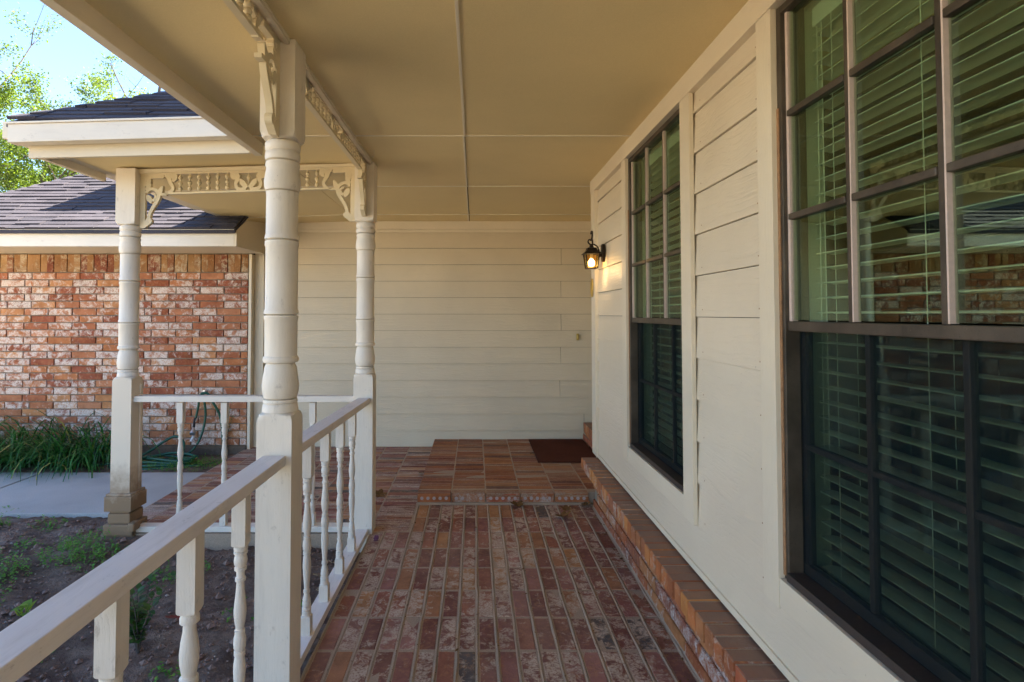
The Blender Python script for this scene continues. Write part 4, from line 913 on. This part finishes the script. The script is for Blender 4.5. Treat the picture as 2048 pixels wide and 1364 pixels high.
weeds('pale_weeds', [(-3.50, 3.78, .16, 60, .10, None), (-3.45, 3.6, .10, 25, .08, None)], 'pale sunlit weeds at the left end of the garden soil', 'lime_leaf')
def plant(nm, base, stems, h, L, W_, lm, label, cat='plant', seed=1, spread=.35):
    rn = random.Random(seed); t = thing(nm, base, label, cat); sb_ = MB(); v = []; f = []
    for s_ in range(stems):
        a = rn.uniform(0, 6.28); tx, ty = math.cos(a) * spread * rn.random(), math.sin(a) * spread * rn.random(); hh = h * rn.uniform(.6, 1)
        P = [(base[0] + tx * hh * q * q, base[1] + ty * hh * q * q, base[2] + hh * q) for q in (0, .35, .7, 1)]; sb_.tube(P, [.0035, .003, .0022, .0012], 5)
        k = max(4, int(hh / .022))
        for i in range(k):
            q = .25 + .75 * i / k; a2 = rn.uniform(0, 6.28); p = (base[0] + tx * hh * q * q, base[1] + ty * hh * q * q, base[2] + hh * q)
            leaf(v, f, p, (math.cos(a2), math.sin(a2), rn.uniform(.1, .9)), L * rn.uniform(.6, 1.1), W_, rn)
    sb_.build('stem', 'bark', t); quick('foliage', v, f, lm, t)
plant('seedling', (-2.03, 3.45, -.10), 1, .15, .07, .03, 'lime_leaf', 'lime green seedling just right of the stained corner post', seed=3)
plant('seedling', (-2.2, 2.75, -.10), 3, .13, .07, .028, 'lime_leaf', 'yellow green seedling beside the handrail in the soil', seed=5)
plant('seedling', (-1.97, 2.85, -.10), 2, .12, .06, .03, 'shrub_leaf', 'pale leaved seedling close to the far side of the near handrail', seed=8)
plant('shrub', (-1.52, 2.55, -.11), 16, .34, .05, .026, 'shrub_leaf', 'low leafy green shrub behind the near railing balusters', 'shrub', 12, .7)
plant('shrub', (-2.05, 2.05, -.11), 5, .22, .04, .02, 'weed', 'small sparse shrub at the bottom left under the handrail', 'shrub', 14, .6)
plant('climbing_weed', (-2.62, 5.86, -.07), 6, .62, .03, .014, 'lime_leaf', 'thin wiry weed climbing the brick wall by the hose', 'plant', 15, .25)
rn = random.Random(4)
for (x, y, lab) in ((-2.35, 2.55, 'bare dead twig in open soil farthest left of the handrail'), (-2.15, 2.4, 'bare dead twig close beside the far edge of the handrail'), (-1.9, 1.95, 'short dead twig under the middle of the near handrail'), (-1.75, 1.85, 'dead twig standing below the handrail at the bottom of the picture')):
    z = soil_z(x, y); o = MB().tube([(x, y, z - .01), (x + rn.uniform(-.03, .03), y + .01, z + .06), (x + rn.uniform(-.06, .06), y, z + rn.uniform(.09, .14))], [.005, .004, .002], 6).build('twig', 'bark', org=(x, y, z))
    tag(o, lab, 'twig', 'dead twigs in the garden soil')
# dead leaves: curled, lobed
def dead_leaf(x, y, z, s, mat, label, group=None, lobes=5, seed=1, tilt=.25):
    rn = random.Random(seed); v = [(0, 0, .004)]; n = 20; L = []
    for k in range(n):
        a = 2 * math.pi * k / n; r_ = s * ((.62 + .38 * abs(math.cos(a * lobes / 2))) if lobes > 1 else (.35 + .65 * abs(math.cos(a)) ** 1.5)) * rn.uniform(.85, 1.1); L.append((r_ * math.cos(a), r_ * math.sin(a), .10 * s * math.sin(2 * a + seed) + .25 * r_ * r_ / s + .002))
    v += L; v += [(p[0], p[1], p[2] - .0012) for p in v]; f = [(0, 1 + k, 1 + (k + 1) % n) for k in range(n)]; m_ = n + 1
    f += [(m_, m_ + 1 + (k + 1) % n, m_ + 1 + k) for k in range(n)] + [(1 + k, m_ + 1 + k, m_ + 1 + (k + 1) % n, 1 + (k + 1) % n) for k in range(n)]
    q = MB(); q.v = v; q.f = f; q.tube([(s * .6, 0, .006), (s * 1.15, s * .1, .012), (s * 1.5, s * .2, .008)], .0012, 4); me = q.mesh('dry_leaf', mat)
    o = link('dry_leaf', me, None, (x, y, z)); o.rotation_euler = (rn.uniform(-tilt, tilt), rn.uniform(-tilt, tilt), rn.uniform(0, 6.28)); tag(o, label, 'leaf', group)
dead_leaf(-.745, 4.40, .012, .055, 'brown_leaf', 'brown lobed leaf on the bricks left of the landing', seed=2)
dead_leaf(-.47, 5.0, .012, .04, 'brown_leaf', 'brown leaf against the landing side near the back', seed=3)
dead_leaf(.31, 4.16, .016, .055, 'brown_leaf', 'brown lobed leaf lying against the landing front', seed=4)
dead_leaf(.615, 3.93, .016, .065, 'brown_leaf', 'larger curled brown leaf on the paving near the ledge', seed=5)
dead_leaf(.66, 4.06, .020, .045, 'brown_leaf', 'second curled leaf touching the larger one near the ledge', seed=6)
dead_leaf(.83, 4.17, .015, .04, 'brown_leaf', 'crumpled leaf in the corner of ledge and landing', seed=7)
dead_leaf(-.62, 3.52, .014, .034, 'purple_leaf', 'dark purplish red leaf beside the base of the middle post', lobes=1, seed=8)
dead_leaf(.55, 5.35, .092, .03, 'brown_leaf', 'small brown leaf on the landing left of the doormat', seed=9)
for i, (x, y, mt, lab) in enumerate(((-1.05, 2.1, 'red_leaf', 'bright red leaf on dark soil left of the nearest post'), (-1.70, 2.12, 'purple_leaf', 'dark purple leaf on the soil behind the near balusters'), (-1.28, 1.92, 'red_leaf', 'flat crimson leaf on the soil between two near balusters'), (-2.95, 2.92, 'purple_leaf', 'long mauve leaf on open soil at the left'), (-1.38, 2.6, 'red_leaf', 'small red leaf caught in the low shrub'))):
    dead_leaf(x, y, soil_z(x, y) + (.03 if i != 4 else .12), .045 if i != 3 else .07, mt, lab, lobes=1, seed=20 + i)
rn = random.Random(31)
for i, (x, y, sz, lab) in enumerate(((-.86, 3.40, .032, 'dry tan leaf in the soil corner nearest the middle post'), (-.90, 3.22, .036, 'large dry tan leaf behind the farthest side baluster'), (-.84, 3.05, .026, 'small tan leaf between the two farther side balusters'), (-.92, 2.86, .034, 'dry tan leaf beyond the second side baluster'), (-.85, 2.62, .028, 'tan leaf on soil nearest the viewer behind the side railing'))):
    dead_leaf(x, y, soil_z(x, y) + .025, sz, 'tan_leaf', lab, 'dry tan leaves behind the side railing', 3, 40 + i, .5)
# grit and leaf crumbs gathered in the floor joints
v = []; f = []; rn = random.Random(77)
for _ in range(520):
    x = rn.uniform(-.66, .86); y = rn.uniform(2.1, 4.2)
    if rn.random() < .6: x = .872 - PX * round((.872 - x) / PX) + rn.gauss(0, .006)
    if rn.random() < .25: x = .86 - abs(rn.gauss(0, .02))
    s_ = rn.uniform(.0015, .0045) * (2.2 if rn.random() < .06 else 1); a = rn.uniform(0, 6.28); b = len(v); z = .004
    for k in range(4): v.append((x + s_ * math.cos(a + k * 1.57) * (1.6 if k % 2 else .7), y + s_ * math.sin(a + k * 1.57) * (1.6 if k % 2 else .7), z))
    v.append((x, y, z + s_ * .7)); f += [(b, b + 1, b + 4), (b + 1, b + 2, b + 4), (b + 2, b + 3, b + 4), (b + 3, b, b + 4), (b + 3, b + 2, b + 1, b)]
tag(quick('floor_grit', v, f, 'brown_leaf'), 'tiny brown leaf crumbs and grit along the floor joints', kind='stuff')

# ================================================================== TREES
def tree(nm, base, H, crown, seed, lm, label, leaves=9000, bare_top=.12, lean=0.0, r0=.10, lsz=.07):
    rn = random.Random(seed); t = thing(nm, base, label, 'tree', 'sunlit trees beyond the roofs'); wood = MB(); limbs = MB(); tips = []
    def grow(p, d, L, r, dep, target):
        pts = [p]; rs = [r]; n = 5
        for i in range(n):
            d = (d + Vector((rn.gauss(0, .13), rn.gauss(0, .13), rn.gauss(.03, .07)))).normalized(); p = p + d * L / n; pts.append(p); rs.append(r * (1 - .65 * (i + 1) / n))
        target.tube(pts, rs, 5 if dep < 2 else 4 if dep < 3 else 3)
        if dep >= 2: tips.extend(pts[1:])
        if dep < 4:
            for k in range(rn.choice((3, 4, 4)) if dep else 9):
                q = rn.uniform(.35, 1) if dep else rn.uniform(.28, 1); i = min(n, int(q * n)); a = rn.uniform(0, 6.28); el = rn.uniform(.25, .9)
                side = Vector((math.cos(a), math.sin(a), 0)); nd = (side * math.cos(el) + Vector((0, 0, 1)) * math.sin(el) + d * .35).normalized()
                grow(pts[i], nd, L * rn.uniform(.42, .62) * (crown if dep == 0 else 1), rs[i] * .62, dep + 1, limbs)
    b = Vector(base); grow(b, Vector((lean, 0, 1)).normalized(), H * .80, r0, 0, wood)
    wood.build('trunk', 'bark', t); limbs.build('limbs', 'bark', t)
    zt = max(p.z for p in tips); zb = b.z + H * .30; v = []; f = []; good = [p for p in tips if p.z < zt - H * bare_top * rn.uniform(.6, 1.0)]
    for _ in range(leaves):
        p = rn.choice(good); q = p + Vector((rn.gauss(0, .11), rn.gauss(0, .11), rn.gauss(0, .09))); d = Vector((rn.gauss(0, 1), rn.gauss(0, 1), rn.gauss(-.1, .7))).normalized()
        s_ = d.cross(Vector((rn.gauss(0, 1), rn.gauss(0, 1), rn.gauss(0, 1)))).normalized(); L = rn.uniform(.5, 1.2) * lsz; w_ = L * .32; k = len(v)
        v += [tuple(q), tuple(q + d * L * .5 + s_ * w_), tuple(q + d * L), tuple(q + d * L * .5 - s_ * w_)]; f.append((k, k + 1, k + 2, k + 3))
    quick('crown', v, f, lm, t)
tree('tall_tree', (-11.6, 14, -.2), 10.6, .60, 101, 'tree_leaf', 'tallest tree at the far left with bare twigs on top', 38000, .16)
tree('leafy_tree', (-9.5, 14.5, -.2), 9.6, .55, 102, 'tree_leaf_yellow', 'yellow green tree beyond the porch roof hip', 38000, .12)
tree('leafy_tree', (-8.1, 15, -.2), 9.0, .5, 103, 'tree_leaf_yellow', 'rightmost sparse tree next to the fascia beam', 13000, .2)
tree('leafy_tree', (-13.2, 16, -.2), 9.6, .7, 104, 'tree_leaf', 'leafy green tree behind the tallest tree', 36000)
tree('leafy_tree', (-11.0, 17.5, -.2), 8.6, .7, 105, 'tree_leaf', 'hazy green tree between the tall and yellow trees', 22000)
